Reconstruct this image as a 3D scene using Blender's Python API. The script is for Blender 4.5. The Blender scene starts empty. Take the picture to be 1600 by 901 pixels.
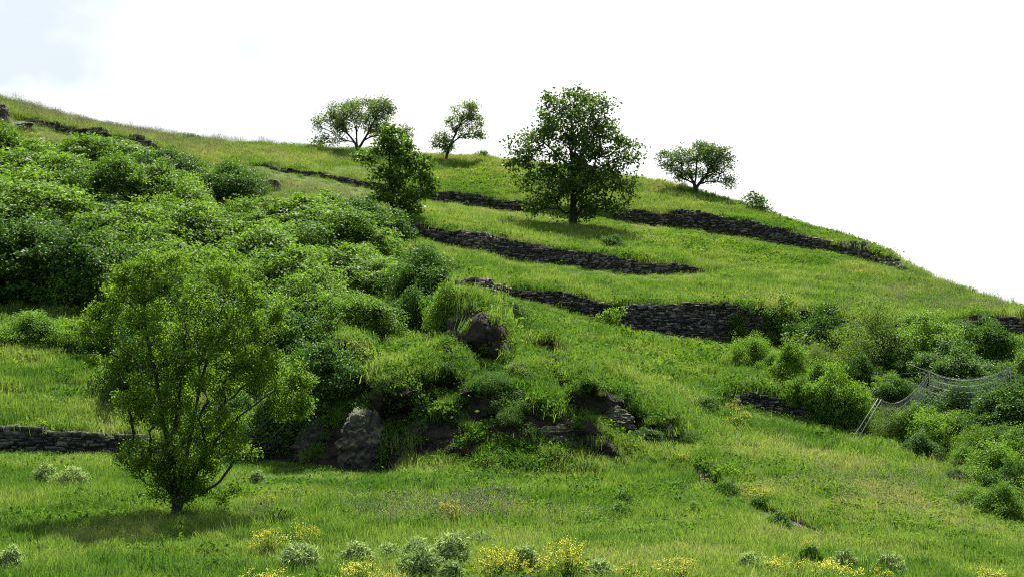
import bpy, math
import numpy as np
from mathutils import Vector

# ------------------------------------------------------------------ camera, world, sun, exposure
SC = bpy.context.scene
COL = SC.collection
F = 2198.0                      # focal length in pixels of the 1600 px wide photograph
EYE = 3.44                      # eye height above the flat meadow
PITCH = math.atan(69.5 / F)
cam = bpy.data.cameras.new('camera')
cam.sensor_width = 36.0
cam.lens = 36.0 * F / 1600.0
cam.clip_start = 0.1
cam.clip_end = 3000
camo = bpy.data.objects.new('camera', cam)
camo.location = (0, 0, EYE)
camo.rotation_euler = (math.pi / 2 + PITCH, 0, 0)
COL.objects.link(camo)
SC.camera = camo

SUN_EL, SUN_AZ = math.radians(54), math.radians(8)      # azimuth from +Y towards +X
sd = Vector((math.sin(SUN_AZ) * math.cos(SUN_EL), math.cos(SUN_AZ) * math.cos(SUN_EL), math.sin(SUN_EL)))
sl = bpy.data.lights.new('sun', 'SUN')
sl.energy = 5.0
sl.angle = math.radians(0.5)
sl.color = (1.0, 0.94, 0.84)
so = bpy.data.objects.new('sun', sl)
so.rotation_euler = sd.to_track_quat('Z', 'Y').to_euler()
so.location = (20, 60, 80)
COL.objects.link(so)

W = bpy.data.worlds.new('World')
SC.world = W
W.use_nodes = True
nt = W.node_tree
nt.nodes.clear()
wo = nt.nodes.new('ShaderNodeOutputWorld')
bg = nt.nodes.new('ShaderNodeBackground')
bg.inputs['Strength'].default_value = 0.055
sky = nt.nodes.new('ShaderNodeTexSky')
sky.sky_type = 'NISHITA'
sky.sun_disc = False
sky.sun_elevation = SUN_EL
sky.sun_rotation = SUN_AZ
tc = nt.nodes.new('ShaderNodeTexCoord')
mp = nt.nodes.new('ShaderNodeMapping')
mp.inputs['Scale'].default_value = (1.0, 1.0, 1.6)
mp.inputs['Location'].default_value = (0.35, 0.0, 0.1)
nz = nt.nodes.new('ShaderNodeTexNoise')
nz.inputs['Scale'].default_value = 2.1
nz.inputs['Detail'].default_value = 4
nz.inputs['Roughness'].default_value = 0.5
rp = nt.nodes.new('ShaderNodeValToRGB')
rp.color_ramp.elements[0].position = 0.30
rp.color_ramp.elements[1].position = 0.52
rp.color_ramp.elements[0].color = (0.8, 0.8, 0.8, 1)
mx = nt.nodes.new('ShaderNodeMixRGB')
# thin cloud is far brighter towards the sun than away from it
cd_ = nt.nodes.new('ShaderNodeVectorMath'); cd_.operation = 'DOT_PRODUCT'
cd_.inputs[1].default_value = sd
nt.links.new(tc.outputs['Generated'], cd_.inputs[0])
cm = nt.nodes.new('ShaderNodeMapRange')
cm.inputs['From Min'].default_value = -0.2; cm.inputs['From Max'].default_value = 0.6
cm.inputs['To Min'].default_value = 1.2; cm.inputs['To Max'].default_value = 8.0
nt.links.new(cd_.outputs['Value'], cm.inputs['Value'])

nt.links.new(tc.outputs['Generated'], mp.inputs['Vector'])
nt.links.new(mp.outputs[0], nz.inputs['Vector'])
nt.links.new(nz.outputs['Fac'], rp.inputs['Fac'])
gd2 = cd_
gd = nt.nodes.new('ShaderNodeVectorMath'); gd.operation = 'DOT_PRODUCT'       # a thin place in the cloud veil, up left
gd.inputs[1].default_value = Vector((-0.33, 0.92, 0.22)).normalized()
nt.links.new(tc.outputs['Generated'], gd.inputs[0])
gm = nt.nodes.new('ShaderNodeMapRange')
gm.inputs['From Min'].default_value = 0.955; gm.inputs['From Max'].default_value = 0.998
gm.inputs['To Min'].default_value = 0.0; gm.inputs['To Max'].default_value = 1.0
nt.links.new(gd.outputs['Value'], gm.inputs['Value'])
gn = nt.nodes.new('ShaderNodeTexNoise'); gn.inputs['Scale'].default_value = 7.0; gn.inputs['Detail'].default_value = 5
nt.links.new(mp.outputs[0], gn.inputs['Vector'])
gr = nt.nodes.new('ShaderNodeMapRange'); gr.inputs['From Min'].default_value = 0.28; gr.inputs['From Max'].default_value = 0.58
nt.links.new(gn.outputs['Fac'], gr.inputs['Value'])
gq = nt.nodes.new('ShaderNodeMath'); gq.operation = 'MULTIPLY'
nt.links.new(gr.outputs[0], gq.inputs[0]); nt.links.new(gm.outputs[0], gq.inputs[1])
gc = nt.nodes.new('ShaderNodeMixRGB'); gc.inputs['Color1'].default_value = (1, 1, 1, 1); gc.inputs['Color2'].default_value = (0.58, 0.64, 0.68, 1)
nt.links.new(gq.outputs[0], gc.inputs['Fac'])
gv = nt.nodes.new('ShaderNodeMixRGB'); gv.blend_type = 'MULTIPLY'; gv.inputs['Fac'].default_value = 1
nt.links.new(cm.outputs[0], gv.inputs['Color1']); nt.links.new(gc.outputs['Color'], gv.inputs['Color2'])
nt.links.new(gv.outputs['Color'], mx.inputs['Color2'])
# the veil thins out to clear blue away from the sun
cf = nt.nodes.new('ShaderNodeMapRange')
cf.inputs['From Min'].default_value = 0.0; cf.inputs['From Max'].default_value = 0.5
cf.inputs['To Min'].default_value = 0.1; cf.inputs['To Max'].default_value = 1.0
nt.links.new(gd2.outputs['Value'], cf.inputs['Value'])
gmul = nt.nodes.new('ShaderNodeMath'); gmul.operation = 'MULTIPLY'
nt.links.new(rp.outputs['Color'], gmul.inputs[0]); nt.links.new(cf.outputs[0], gmul.inputs[1])
nt.links.new(gmul.outputs[0], mx.inputs['Fac'])
nt.links.new(sky.outputs['Color'], mx.inputs['Color1'])
nt.links.new(mx.outputs['Color'], bg.inputs['Color'])
nt.links.new(bg.outputs[0], wo.inputs['Surface'])

vs = SC.view_settings
vs.view_transform = 'Standard'
vs.look = 'None'
vs.exposure = 1.7
vs.gamma = 1.0
vs.use_curve_mapping = False
SC.cycles.use_denoising = False
SC.cycles.filter_width = 1.1
SC.cycles.sample_clamp_indirect = 3
SC.cycles.max_bounces = 8
SC.cycles.diffuse_bounces = 3
SC.cycles.transmission_bounces = 4
SC.cycles.transparent_max_bounces = 8

R = np.random.default_rng(7)

# ------------------------------------------------------------------ noise
def _h(ix, iy, iz, seed):
    n = (ix.astype(np.int64) * 374761393 + iy.astype(np.int64) * 668265263 + iz.astype(np.int64) * 2147483647 + seed * 974634777) & 0xffffffff
    n = ((n ^ (n >> 13)) * 1274126177) & 0xffffffff
    n = ((n ^ (n >> 16)) * 2246822519) & 0xffffffff
    return ((n ^ (n >> 15)) & 0xffffff) / float(0xffffff) * 2 - 1

def noise3(x, y, z, seed=0):
    x, y, z = np.broadcast_arrays(np.asarray(x, float), np.asarray(y, float), np.asarray(z, float))
    ix, iy, iz = np.floor(x), np.floor(y), np.floor(z)
    fx, fy, fz = x - ix, y - iy, z - iz
    u, v, w = [t * t * t * (t * (t * 6 - 15) + 10) for t in (fx, fy, fz)]
    r = 0
    for a in (0, 1):
        for b in (0, 1):
            for c in (0, 1):
                r = r + _h(ix + a, iy + b, iz + c, seed) * (u if a else 1 - u) * (v if b else 1 - v) * (w if c else 1 - w)
    return r

def fbm(x, y, z=0.0, octv=4, seed=0, gain=0.5):
    r, a, f = 0, 1.0, 1.0
    for o in range(octv):
        r = r + a * noise3(np.asarray(x) * f, np.asarray(y) * f, np.asarray(z) * f + 0.37 * o, seed + o)
        a *= gain
        f *= 2.03
    return r

def smooth01(t):
    t = np.clip(t, 0, 1)
    return t * t * (3 - 2 * t)

# ------------------------------------------------------------------ object helpers
def mesh_np(name, V, faces, attrs=None, smooth=False):
    """V (n,3); faces: list of integer arrays (m,k)."""
    me = bpy.data.meshes.new(name)
    V = np.asarray(V, np.float32)
    faces = [np.asarray(f, np.int32) for f in faces if len(f)]
    me.vertices.add(len(V))
    me.vertices.foreach_set('co', V.ravel())
    nl = sum(f.size for f in faces)
    nf = sum(len(f) for f in faces)
    me.loops.add(nl)
    me.polygons.add(nf)
    me.loops.foreach_set('vertex_index', np.concatenate([f.ravel() for f in faces]))
    starts, o = [], 0
    for f in faces:
        starts.append(o + np.arange(len(f)) * f.shape[1])
        o += f.size
    me.polygons.foreach_set('loop_start', np.concatenate(starts).astype(np.int32))
    me.update(calc_edges=True)
    me.validate()
    for an, (dom, val) in (attrs or {}).items():
        a = me.attributes.new(an, 'FLOAT', dom)
        a.data.foreach_set('value', np.asarray(val, np.float32).ravel())
    if smooth:
        me.polygons.foreach_set('use_smooth', np.ones(nf, bool))
    return me

def obj(name, me, mat, parent=None, loc=(0, 0, 0)):
    o = bpy.data.objects.new(name, me)
    if mat is not None and len(me.materials) == 0:
        for m in (mat if isinstance(mat, (list, tuple)) else [mat]):
            me.materials.append(m)
    o.location = loc
    if parent is not None:
        o.parent = parent
    COL.objects.link(o)
    return o

def tag(o, label=None, cat=None, group=None, kind=None):
    if label: o['label'] = label
    if cat: o['category'] = cat
    if group: o['group'] = group
    if kind: o['kind'] = kind
    return o

def thing(name, label, cat, loc=(0, 0, 0), group=None):
    o = bpy.data.objects.new(name, None)
    o.empty_display_size = 0.2
    o.location = loc
    COL.objects.link(o)
    return tag(o, label, cat, group)

def copy_thing(root, label, group=None):
    r = root.copy()
    COL.objects.link(r)
    r['label'] = label
    if group: r['group'] = group
    for ch in root.children:
        c = ch.copy()
        COL.objects.link(c)
        c.parent = r
    return r

def tubes(paths, sides=5):
    """paths: list of (points (n,3), radii (n,)); returns V, quads, tris."""
    Vs, Q, T, off = [], [], [], 0
    ang = np.arange(sides) * 2 * np.pi / sides
    for P, r in paths:
        P = np.asarray(P, float)
        n = len(P)
        if n < 2: continue
        r = np.broadcast_to(np.asarray(r, float), (n,))
        t = np.gradient(P, axis=0)
        t /= np.linalg.norm(t, axis=1, keepdims=True) + 1e-9
        ref = np.array([0.0, 0, 1]) if abs(t[:, 2]).mean() < 0.9 else np.array([1.0, 0, 0])
        a = np.cross(t, ref); a /= np.linalg.norm(a, axis=1, keepdims=True) + 1e-9
        b = np.cross(t, a)
        ring = P[:, None, :] + r[:, None, None] * (np.cos(ang)[None, :, None] * a[:, None, :] + np.sin(ang)[None, :, None] * b[:, None, :])
        Vs.append(ring.reshape(-1, 3))
        i = np.arange(n - 1)[:, None] * sides + off
        j = np.arange(sides)[None, :]
        jn = (j + 1) % sides
        Q.append(np.stack([i + j, i + jn, i + jn + sides, i + j + sides], -1).reshape(-1, 4))
        Vs.append(P[-1:])
        tip = off + n * sides
        e = off + (n - 1) * sides
        T.append(np.stack([e + j[0], e + jn[0], np.full(sides, tip)], -1))
        off += n * sides + 1
    return np.concatenate(Vs), np.concatenate(Q), np.concatenate(T)

def tube_mesh(name, paths, sides=5):
    V, Q, T = tubes(paths, sides)
    return mesh_np(name, V, [Q, T], smooth=True)

def norm(a):
    return a / (np.linalg.norm(a, axis=-1, keepdims=True) + 1e-9)

def leaf_arrays(P, L, Wd, rng, up=0.7, fold=0.25, out=None, droop=0.15):
    """one folded quad per leaf."""
    n = len(P)
    L = np.broadcast_to(L, (n,)) * rng.uniform(0.7, 1.3, n)
    Wd = np.broadcast_to(Wd, (n,)) * rng.uniform(0.75, 1.25, n)
    nrm = norm(rng.normal(size=(n, 3)) * (1 - up) + np.array([0, 0, 1.0]) * up + (0 if out is None else out * 0.35))
    d = rng.normal(size=(n, 3)) + (0 if out is None else out * 0.8)
    d = norm(d - (d * nrm).sum(1, keepdims=True) * nrm)
    s = np.cross(nrm, d)
    base = P
    mid = P + d * (L * 0.5)[:, None] - nrm * (L * droop * 0.2)[:, None]
    lft = mid + s * (Wd * 0.5)[:, None] + nrm * (Wd * fold * 0.5)[:, None]
    rgt = mid - s * (Wd * 0.5)[:, None] + nrm * (Wd * fold * 0.5)[:, None]
    tip = P + d * L[:, None] - nrm * (L * droop)[:, None]
    V = np.stack([base, rgt, tip, lft], 1).reshape(-1, 3)
    Q = np.arange(n * 4).reshape(n, 4)
    return V, Q

def leaf_mesh(name, P, L, Wd, rng, rnd=None, **k):
    V, Q = leaf_arrays(P, L, Wd, rng, **k)
    return mesh_np(name, V, [Q], {'rnd': ('FACE', rng.random(len(P)) if rnd is None else rnd)})

# ------------------------------------------------------------------ materials
def new_mat(name):
    m = bpy.data.materials.new(name)
    m.use_nodes = True
    m.node_tree.nodes.clear()
    return m, m.node_tree.nodes, m.node_tree.links

def leafmat(name, dark, light, trans, tfac=0.45, rough=0.42, spec=0.45, obvar=0.25, inst=False):
    m, N, L = new_mat(name)
    out = N.new('ShaderNodeOutputMaterial')
    at = N.new('ShaderNodeAttribute'); at.attribute_name = 'tint' if inst else 'rnd'
    if inst: at.attribute_type = 'INSTANCER'
    oi = N.new('ShaderNodeObjectInfo')
    ma = N.new('ShaderNodeMath'); ma.operation = 'MULTIPLY_ADD'
    ma.inputs[1].default_value = obvar
    sb = N.new('ShaderNodeMath'); sb.operation = 'SUBTRACT'; sb.inputs[1].default_value = 0.5
    L.new(oi.outputs['Random'], sb.inputs[0])
    L.new(sb.outputs[0], ma.inputs[0])
    L.new(at.outputs['Fac'], ma.inputs[2])
    ma.use_clamp = True
    c1 = N.new('ShaderNodeValToRGB')
    c1.color_ramp.elements[0].color = (*dark, 1)
    c1.color_ramp.elements[1].color = (*light, 1)
    L.new(ma.outputs[0], c1.inputs['Fac'])
    mt = N.new('ShaderNodeMixRGB'); mt.blend_type = 'MULTIPLY'; mt.inputs['Fac'].default_value = 1
    mt.inputs['Color2'].default_value = (*trans, 1)
    L.new(c1.outputs['Color'], mt.inputs['Color1'])
    p = N.new('ShaderNodeBsdfPrincipled')
    p.inputs['Roughness'].default_value = rough + 0.1
    p.inputs['Specular IOR Level'].default_value = spec * 0.13
    L.new(c1.outputs['Color'], p.inputs['Base Color'])
    t = N.new('ShaderNodeBsdfTranslucent')
    L.new(mt.outputs['Color'], t.inputs['Color'])
    mixs = N.new('ShaderNodeMixShader'); mixs.inputs['Fac'].default_value = tfac
    L.new(p.outputs[0], mixs.inputs[1]); L.new(t.outputs[0], mixs.inputs[2])
    L.new(mixs.outputs[0], out.inputs['Surface'])
    return m

def barkmat(name, a, b, scale=9.0):
    m, N, L = new_mat(name)
    out = N.new('ShaderNodeOutputMaterial')
    tcn = N.new('ShaderNodeTexCoord')
    mpn = N.new('ShaderNodeMapping'); mpn.inputs['Scale'].default_value = (1, 1, 0.25)
    n = N.new('ShaderNodeTexNoise'); n.inputs['Scale'].default_value = scale; n.inputs['Detail'].default_value = 6
    r = N.new('ShaderNodeValToRGB')
    r.color_ramp.elements[0].position = 0.35; r.color_ramp.elements[1].position = 0.7
    r.color_ramp.elements[0].color = (*a, 1); r.color_ramp.elements[1].color = (*b, 1)
    bp = N.new('ShaderNodeBump'); bp.inputs['Strength'].default_value = 0.6; bp.inputs['Distance'].default_value = 0.02
    p = N.new('ShaderNodeBsdfPrincipled'); p.inputs['Roughness'].default_value = 0.9
    L.new(tcn.outputs['Object'], mpn.inputs[0]); L.new(mpn.outputs[0], n.inputs['Vector'])
    L.new(n.outputs['Fac'], r.inputs['Fac']); L.new(r.outputs['Color'], p.inputs['Base Color'])
    L.new(n.outputs['Fac'], bp.inputs['Height']); L.new(bp.outputs[0], p.inputs['Normal'])
    L.new(p.outputs[0], out.inputs['Surface'])
    return m

def rockmat(name, a, b, c, scale=2.0, moss=None, rnd=False):
    m, N, L = new_mat(name)
    out = N.new('ShaderNodeOutputMaterial')
    tcn = N.new('ShaderNodeTexCoord')
    n = N.new('ShaderNodeTexNoise'); n.inputs['Scale'].default_value = scale; n.inputs['Detail'].default_value = 9; n.inputs['Roughness'].default_value = 0.68
    n2 = N.new('ShaderNodeTexNoise'); n2.inputs['Scale'].default_value = scale * 7; n2.inputs['Detail'].default_value = 5
    L.new(tcn.outputs['Object'], n.inputs['Vector']); L.new(tcn.outputs['Object'], n2.inputs['Vector'])
    r = N.new('ShaderNodeValToRGB')
    e = r.color_ramp.elements
    e[0].position = 0.32; e[1].position = 0.72
    e[0].color = (*a, 1); e[1].color = (*c, 1)
    k = e.new(0.52); k.color = (*b, 1)
    col = r.outputs['Color']
    if rnd:
        at = N.new('ShaderNodeAttribute'); at.attribute_name = 'rnd'
        ad = N.new('ShaderNodeMath'); ad.operation = 'MULTIPLY_ADD'; ad.inputs[1].default_value = 0.55; 
        sb = N.new('ShaderNodeMath'); sb.operation = 'SUBTRACT'; sb.inputs[1].default_value = 0.5
        L.new(at.outputs['Fac'], sb.inputs[0]); L.new(sb.outputs[0], ad.inputs[0]); L.new(n.outputs['Fac'], ad.inputs[2])
        L.new(ad.outputs[0], r.inputs['Fac'])
    else:
        L.new(n.outputs['Fac'], r.inputs['Fac'])
    if moss is not None:
        g = N.new('ShaderNodeNewGeometry')
        sx = N.new('ShaderNodeSeparateXYZ'); L.new(g.outputs['Normal'], sx.inputs[0])
        ad = N.new('ShaderNodeMath'); ad.operation = 'MULTIPLY_ADD'; ad.inputs[1].default_value = 0.9
        L.new(n2.outputs['Fac'], ad.inputs[0]); L.new(sx.outputs['Z'], ad.inputs[2])
        mr = N.new('ShaderNodeMapRange'); mr.inputs['From Min'].default_value = 0.85; mr.inputs['From Max'].default_value = 1.25
        L.new(ad.outputs[0], mr.inputs['Value'])
        mm = N.new('ShaderNodeMixRGB'); mm.inputs['Color2'].default_value = (*moss, 1)
        L.new(mr.outputs[0], mm.inputs['Fac']); L.new(col, mm.inputs['Color1'])
        col = mm.outputs['Color']
    bp = N.new('ShaderNodeBump'); bp.inputs['Strength'].default_value = 0.9; bp.inputs['Distance'].default_value = 0.12
    ml = N.new('ShaderNodeMath'); ml.operation = 'MULTIPLY_ADD'; ml.inputs[1].default_value = 0.4
    L.new(n2.outputs['Fac'], ml.inputs[0]); L.new(n.outputs['Fac'], ml.inputs[2])
    L.new(ml.outputs[0], bp.inputs['Height'])
    p = N.new('ShaderNodeBsdfPrincipled'); p.inputs['Roughness'].default_value = 0.88
    L.new(col, p.inputs['Base Color']); L.new(bp.outputs[0], p.inputs['Normal'])
    L.new(p.outputs[0], out.inputs['Surface'])
    return m

def plain(name, c, rough=0.6, metal=0.0, nscale=6.0, var=0.3):
    m, N, L = new_mat(name)
    out = N.new('ShaderNodeOutputMaterial')
    tcn = N.new('ShaderNodeTexCoord')
    n = N.new('ShaderNodeTexNoise'); n.inputs['Scale'].default_value = nscale; n.inputs['Detail'].default_value = 4
    r = N.new('ShaderNodeValToRGB')
    r.color_ramp.elements[0].color = (*[v * (1 - var) for v in c], 1)
    r.color_ramp.elements[1].color = (*[min(1, v * (1 + var)) for v in c], 1)
    p = N.new('ShaderNodeBsdfPrincipled'); p.inputs['Roughness'].default_value = rough; p.inputs['Metallic'].default_value = metal; p.inputs['Specular IOR Level'].default_value = 0.08
    L.new(tcn.outputs['Object'], n.inputs['Vector']); L.new(n.outputs['Fac'], r.inputs['Fac'])
    L.new(r.outputs['Color'], p.inputs['Base Color']); L.new(p.outputs[0], out.inputs['Surface'])
    return m

YG = (1.35, 1.42, 0.50)         # leaves let through a yellower light than they reflect
M_thicket = leafmat('thicket_leaf', (0.042, 0.098, 0.018), (0.128, 0.220, 0.034), YG, 0.42, 0.42, 0.5)
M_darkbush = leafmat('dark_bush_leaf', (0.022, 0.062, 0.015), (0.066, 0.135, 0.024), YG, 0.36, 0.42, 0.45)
M_brightbush = leafmat('bright_bush_leaf', (0.050, 0.118, 0.016), (0.125, 0.220, 0.030), YG, 0.42, 0.45, 0.4)
M_greybush = leafmat('grey_bush_leaf', (0.065, 0.115, 0.036), (0.130, 0.195, 0.060), YG, 0.40, 0.48, 0.4)
M_front = leafmat('hawthorn_leaf', (0.040, 0.094, 0.013), (0.132, 0.220, 0.025), YG, 0.42, 0.42, 0.4)
M_oak = leafmat('oak_leaf', (0.034, 0.072, 0.022), (0.085, 0.140, 0.036), YG, 0.40, 0.42, 0.5)
M_walnut = leafmat('broad_leaf', (0.030, 0.074, 0.016), (0.100, 0.170, 0.030), YG, 0.42, 0.38, 0.55)
M_pale = leafmat('orchard_leaf', (0.055, 0.095, 0.038), (0.130, 0.180, 0.064), YG, 0.45, 0.45, 0.4)
M_bark = barkmat('bark', (0.012, 0.010, 0.009), (0.050, 0.042, 0.035))
M_twig = barkmat('twig_bark', (0.03, 0.024, 0.016), (0.09, 0.075, 0.055), 20)
M_rock = rockmat('basalt', (0.009, 0.0078, 0.007), (0.021, 0.018, 0.016), (0.055, 0.049, 0.044), 2.6, moss=(0.055, 0.070, 0.022))
M_stone = rockmat('wall_stone', (0.026, 0.022, 0.020), (0.080, 0.069, 0.062), (0.21, 0.185, 0.165), 3.0, moss=None, rnd=True)
M_graystone = rockmat('grey_wall_stone', (0.016, 0.015, 0.014), (0.044, 0.041, 0.037), (0.14, 0.132, 0.12), 3.0, moss=(0.05, 0.075, 0.02), rnd=True)
M_soil = rockmat('bare_earth', (0.050, 0.034, 0.024), (0.105, 0.070, 0.048), (0.19, 0.135, 0.095), 2.5)

# ------------------------------------------------------------------ terrain
def ray_pt(px, py, D):
    px, py, D = np.broadcast_arrays(np.asarray(px, float), np.asarray(py, float), np.asarray(D, float))
    v = (450.5 - py) / F
    yd = math.cos(PITCH) - v * math.sin(PITCH)
    zd = math.sin(PITCH) + v * math.cos(PITCH)
    return np.stack([(px - 800) / F / yd * D, D, EYE + zd / yd * D], -1)

PX = np.arange(-700, 2301, 6.0)
def gsm(a, s):
    k = np.arange(-int(3 * s), int(3 * s) + 1)
    w = np.exp(-0.5 * (k / s) ** 2); w /= w.sum()
    return np.convolve(np.pad(a, len(k) // 2, mode='edge'), w, 'valid')

def line(pts, s=4):
    p = np.array(pts, float)
    py = gsm(np.interp(PX, p[:, 0], p[:, 1]), s)
    q = gsm(1.0 / np.interp(PX, p[:, 0], p[:, 2]), s)
    return py, 1.0 / q

def hline(pts, s=1.5):
    p = np.array(pts, float)
    return gsm(np.interp(PX, p[:, 0], p[:, 1]), s)

def flatY(py): return EYE * F / (py - 520.0)
G0 = line([(-700, 1150, flatY(1150)), (1000, 1150, flatY(1150)), (1600, 1150, 13.0), (2300, 1200, 12.0)])
G1 = line([(-700, 705, 41), (0, 705, 41), (200, 708, 40.3), (400, 722, 37.6), (500, 733, 35.5), (600, 738, 34.7), (700, 745, 33.6), (800, 748, 33.2), (900, 752, 32.6),
           (1000, 754, 32.4), (1100, 766, 31), (1150, 776, 30), (1200, 800, 28), (1300, 840, 25.8), (1400, 875, 24), (1500, 905, 22.5), (1600, 930, 21.5), (2300, 1000, 18)])
H1 = hline([(-700, 36), (0, 36), (200, 35), (260, 30), (330, 18), (400, 0), (2300, 0)])
G2 = line([(-700, 540, 51), (0, 540, 51), (200, 560, 50), (400, 590, 44.5), (490, 594, 39), (560, 598, 37.2), (700, 602, 36.6), (870, 604, 36.4), (1000, 625, 38.4), (1075, 638, 41.8), (1145, 632, 45), (1280, 664, 44.5),
           (1400, 700, 42), (1600, 790, 34.5), (2300, 960, 24)])
H2 = hline([(-700, 0), (1128, 0), (1145, 27), (1200, 29), (1280, 25), (1340, 12), (1360, 0), (2300, 0)])
G3 = line([(-700, 430, 62), (0, 420, 62), (200, 422, 62), (400, 440, 60), (600, 450, 58), (720, 442, 58), (780, 462, 57.5), (860, 480, 57.5), (940, 502, 57.5), (980, 512, 57.5), (1080, 527, 58),
           (1140, 533, 58), (1320, 542, 57), (1420, 532, 56.5), (1530, 514, 56), (1600, 518, 55), (2300, 700, 44)])
H3 = hline([(-700, 0), (703, 0), (720, 9), (775, 12), (790, 18), (860, 25), (935, 35), (950, 29), (972, 30), (985, 40), (1080, 54), (1140, 58), (1320, 48), (1410, 24), (1500, 15), (1530, 23), (1600, 21), (2300, 20)])
G4 = line([(-700, 330, 72), (0, 330, 72), (200, 335, 72), (400, 345, 71), (560, 355, 70), (625, 366, 70), (700, 383, 69.5), (800, 406, 69), (900, 419, 69), (1000, 428, 69), (1100, 426, 70),
           (1200, 425, 71), (1300, 432, 71), (1400, 452, 70), (1500, 474, 66), (1600, 494, 60), (2300, 670, 46)])
H4 = hline([(-700, 0), (612, 0), (626, 20), (700, 21), (800, 28), (900, 26), (1000, 20), (1085, 10), (1106, 0), (2300, 0)])
G5 = line([(-700, 60, 88), (0, 177, 86), (100, 206, 86), (180, 229, 86), (240, 242, 86), (300, 250, 86), (400, 258, 86), (500, 278, 87), (580, 297, 88), (700, 318, 88), (820, 332, 88), (900, 340, 88),
           (1000, 350, 87), (1080, 357, 86), (1150, 367, 85), (1250, 387, 83), (1320, 395, 80), (1360, 406, 78), (1410, 421, 75), (1500, 460, 69), (1600, 491.5, 62.5), (2300, 664, 48)], 3)
H5 = hline([(-700, 6), (20, 3), (100, 10), (150, 17), (180, 18), (235, 17), (256, 0), (385, 0), (400, 4), (500, 6), (580, 11), (700, 15), (820, 16), (900, 17), (1000, 21), (1080, 24), (1150, 24),
            (1250, 23), (1275, 17), (1320, 13), (1340, 18), (1385, 19), (1412, 6), (1424, 0), (2300, 0)])
G6 = line([(-700, -20, 94), (0, 157, 92), (100, 184, 93), (200, 206, 95), (300, 218, 97), (400, 227, 98), (500, 232, 100), (600, 239, 102), (690, 246, 103), (760, 248, 103), (850, 256, 102), (1000, 281, 98),
           (1050, 292, 96), (1100, 304, 95), (1150, 321, 94), (1200, 339, 92), (1250, 353, 89), (1300, 367, 86), (1350, 384, 82), (1400, 409, 78), (1430, 429, 76), (1500, 457, 71), (1550, 475, 68),
           (1600, 489, 65), (2300, 660, 50)], 2.5)

rows_py, rows_D = [], []
def seg(a, b, n):
    for t in np.linspace(0, 1, n, endpoint=False):
        rows_py.append(a[0] * (1 - t) + b[0] * t)
        rows_D.append(1.0 / ((1 - t) / a[1] + t / b[1]))
def top(g, h):
    return g[0] - np.maximum(h, 0.6), g[1] + 0.12 + 0.10 * np.clip(h / 12.0, 0, 1)
G1t, G2t, G3t, G4t, G5t = top(G1, H1), top(G2, H2), top(G3, H3), top(G4, H4), top(G5, H5)
G7 = (G6[0] + 26, G6[1] + 13)
G8 = (G6[0] + 230, G6[1] + 60)
ROWIDX = {}
for nm, a, b, n in (('G0', G0, G1, 80), ('G1', G1, G1t, 4), ('G1t', G1t, G2, 60), ('G2', G2, G2t, 4), ('G2t', G2t, G3, 50), ('G3', G3, G3t, 5), ('G3t', G3t, G4, 26), ('G4', G4, G4t, 4), ('G4t', G4t, G5, 28),
                    ('G5', G5, G5t, 4), ('G5t', G5t, G6, 26), ('G6', G6, G7, 10), ('G7', G7, G8, 8)):
    ROWIDX[nm] = len(rows_py)
    seg(a, b, n)
ROWIDX['G8'] = len(rows_py)
rows_py.append(G8[0]); rows_D.append(G8[1])
TPY, TD = np.array(rows_py), np.array(rows_D)
# steep rocky faces cut into the slope: (centre px, foot py, half width, height px, slope of the foot line)
CLIFFS = [(470, 728, 80, 92, 0.0), (560, 734, 62, 106, 0.0), (632, 642, 62, 58, 0.1), (684, 700, 60, 54, 0.1), (764, 660, 66, 50, 0.15), (885, 694, 88, 46, 0.34), (955, 655, 72, 44, 0.36), (742, 576, 62, 90, 0.2),
          (480, 540, 70, 48, 0.0), (545, 584, 44, 46, 0.1), (864, 558, 44, 26, 0.4), (1042, 682, 30, 32, 0.2), (800, 694, 46, 26, 0.3), (590, 600, 40, 22, 0.0), (700, 604, 50, 28, 0.2), (905, 606, 46, 26, 0.3),
          (1112, 753, 36, 16, 0.62), (1235, 813, 60, 8, 0.38), (1010, 660, 40, 24, 0.4)]
CLIFFS = [(a, b, c * 1.06, d * 1.15, e) for a, b, c, d, e in CLIFFS]
for cx_, fy_, hw_, hp_, sl_ in CLIFFS:
    for j in np.where(np.abs(PX - cx_) < hw_)[0]:        # nearly upright faces, flatter ground above them
        u_ = (PX[j] - cx_) / hw_
        hh_ = hp_ * (1 - u_ * u_) ** 0.7
        f_ = fy_ + sl_ * (PX[j] - cx_)
        e_ = len(TPY) - 20
        cp, cd = TPY[:e_, j], TD[:e_, j]
        Df = np.interp(f_, cp[::-1], cd[::-1]); Dt = np.interp(f_ - hh_, cp[::-1], cd[::-1])
        dl = max(Dt - Df - 0.012 * hh_, 0)
        up_ = np.clip((f_ - cp) / max(hh_, 1), 0, 1)
        dn_ = np.clip(1 - (f_ - hh_ - cp) / (0.9 * hh_ + 8), 0, 1)
        TD[:e_, j] = cd - dl * np.where(cp > f_ - hh_, up_, smooth01(dn_))
NR, NC = TPY.shape
TPX = np.broadcast_to(PX, TPY.shape)
TP = ray_pt(TPX, TPY, TD)

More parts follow.
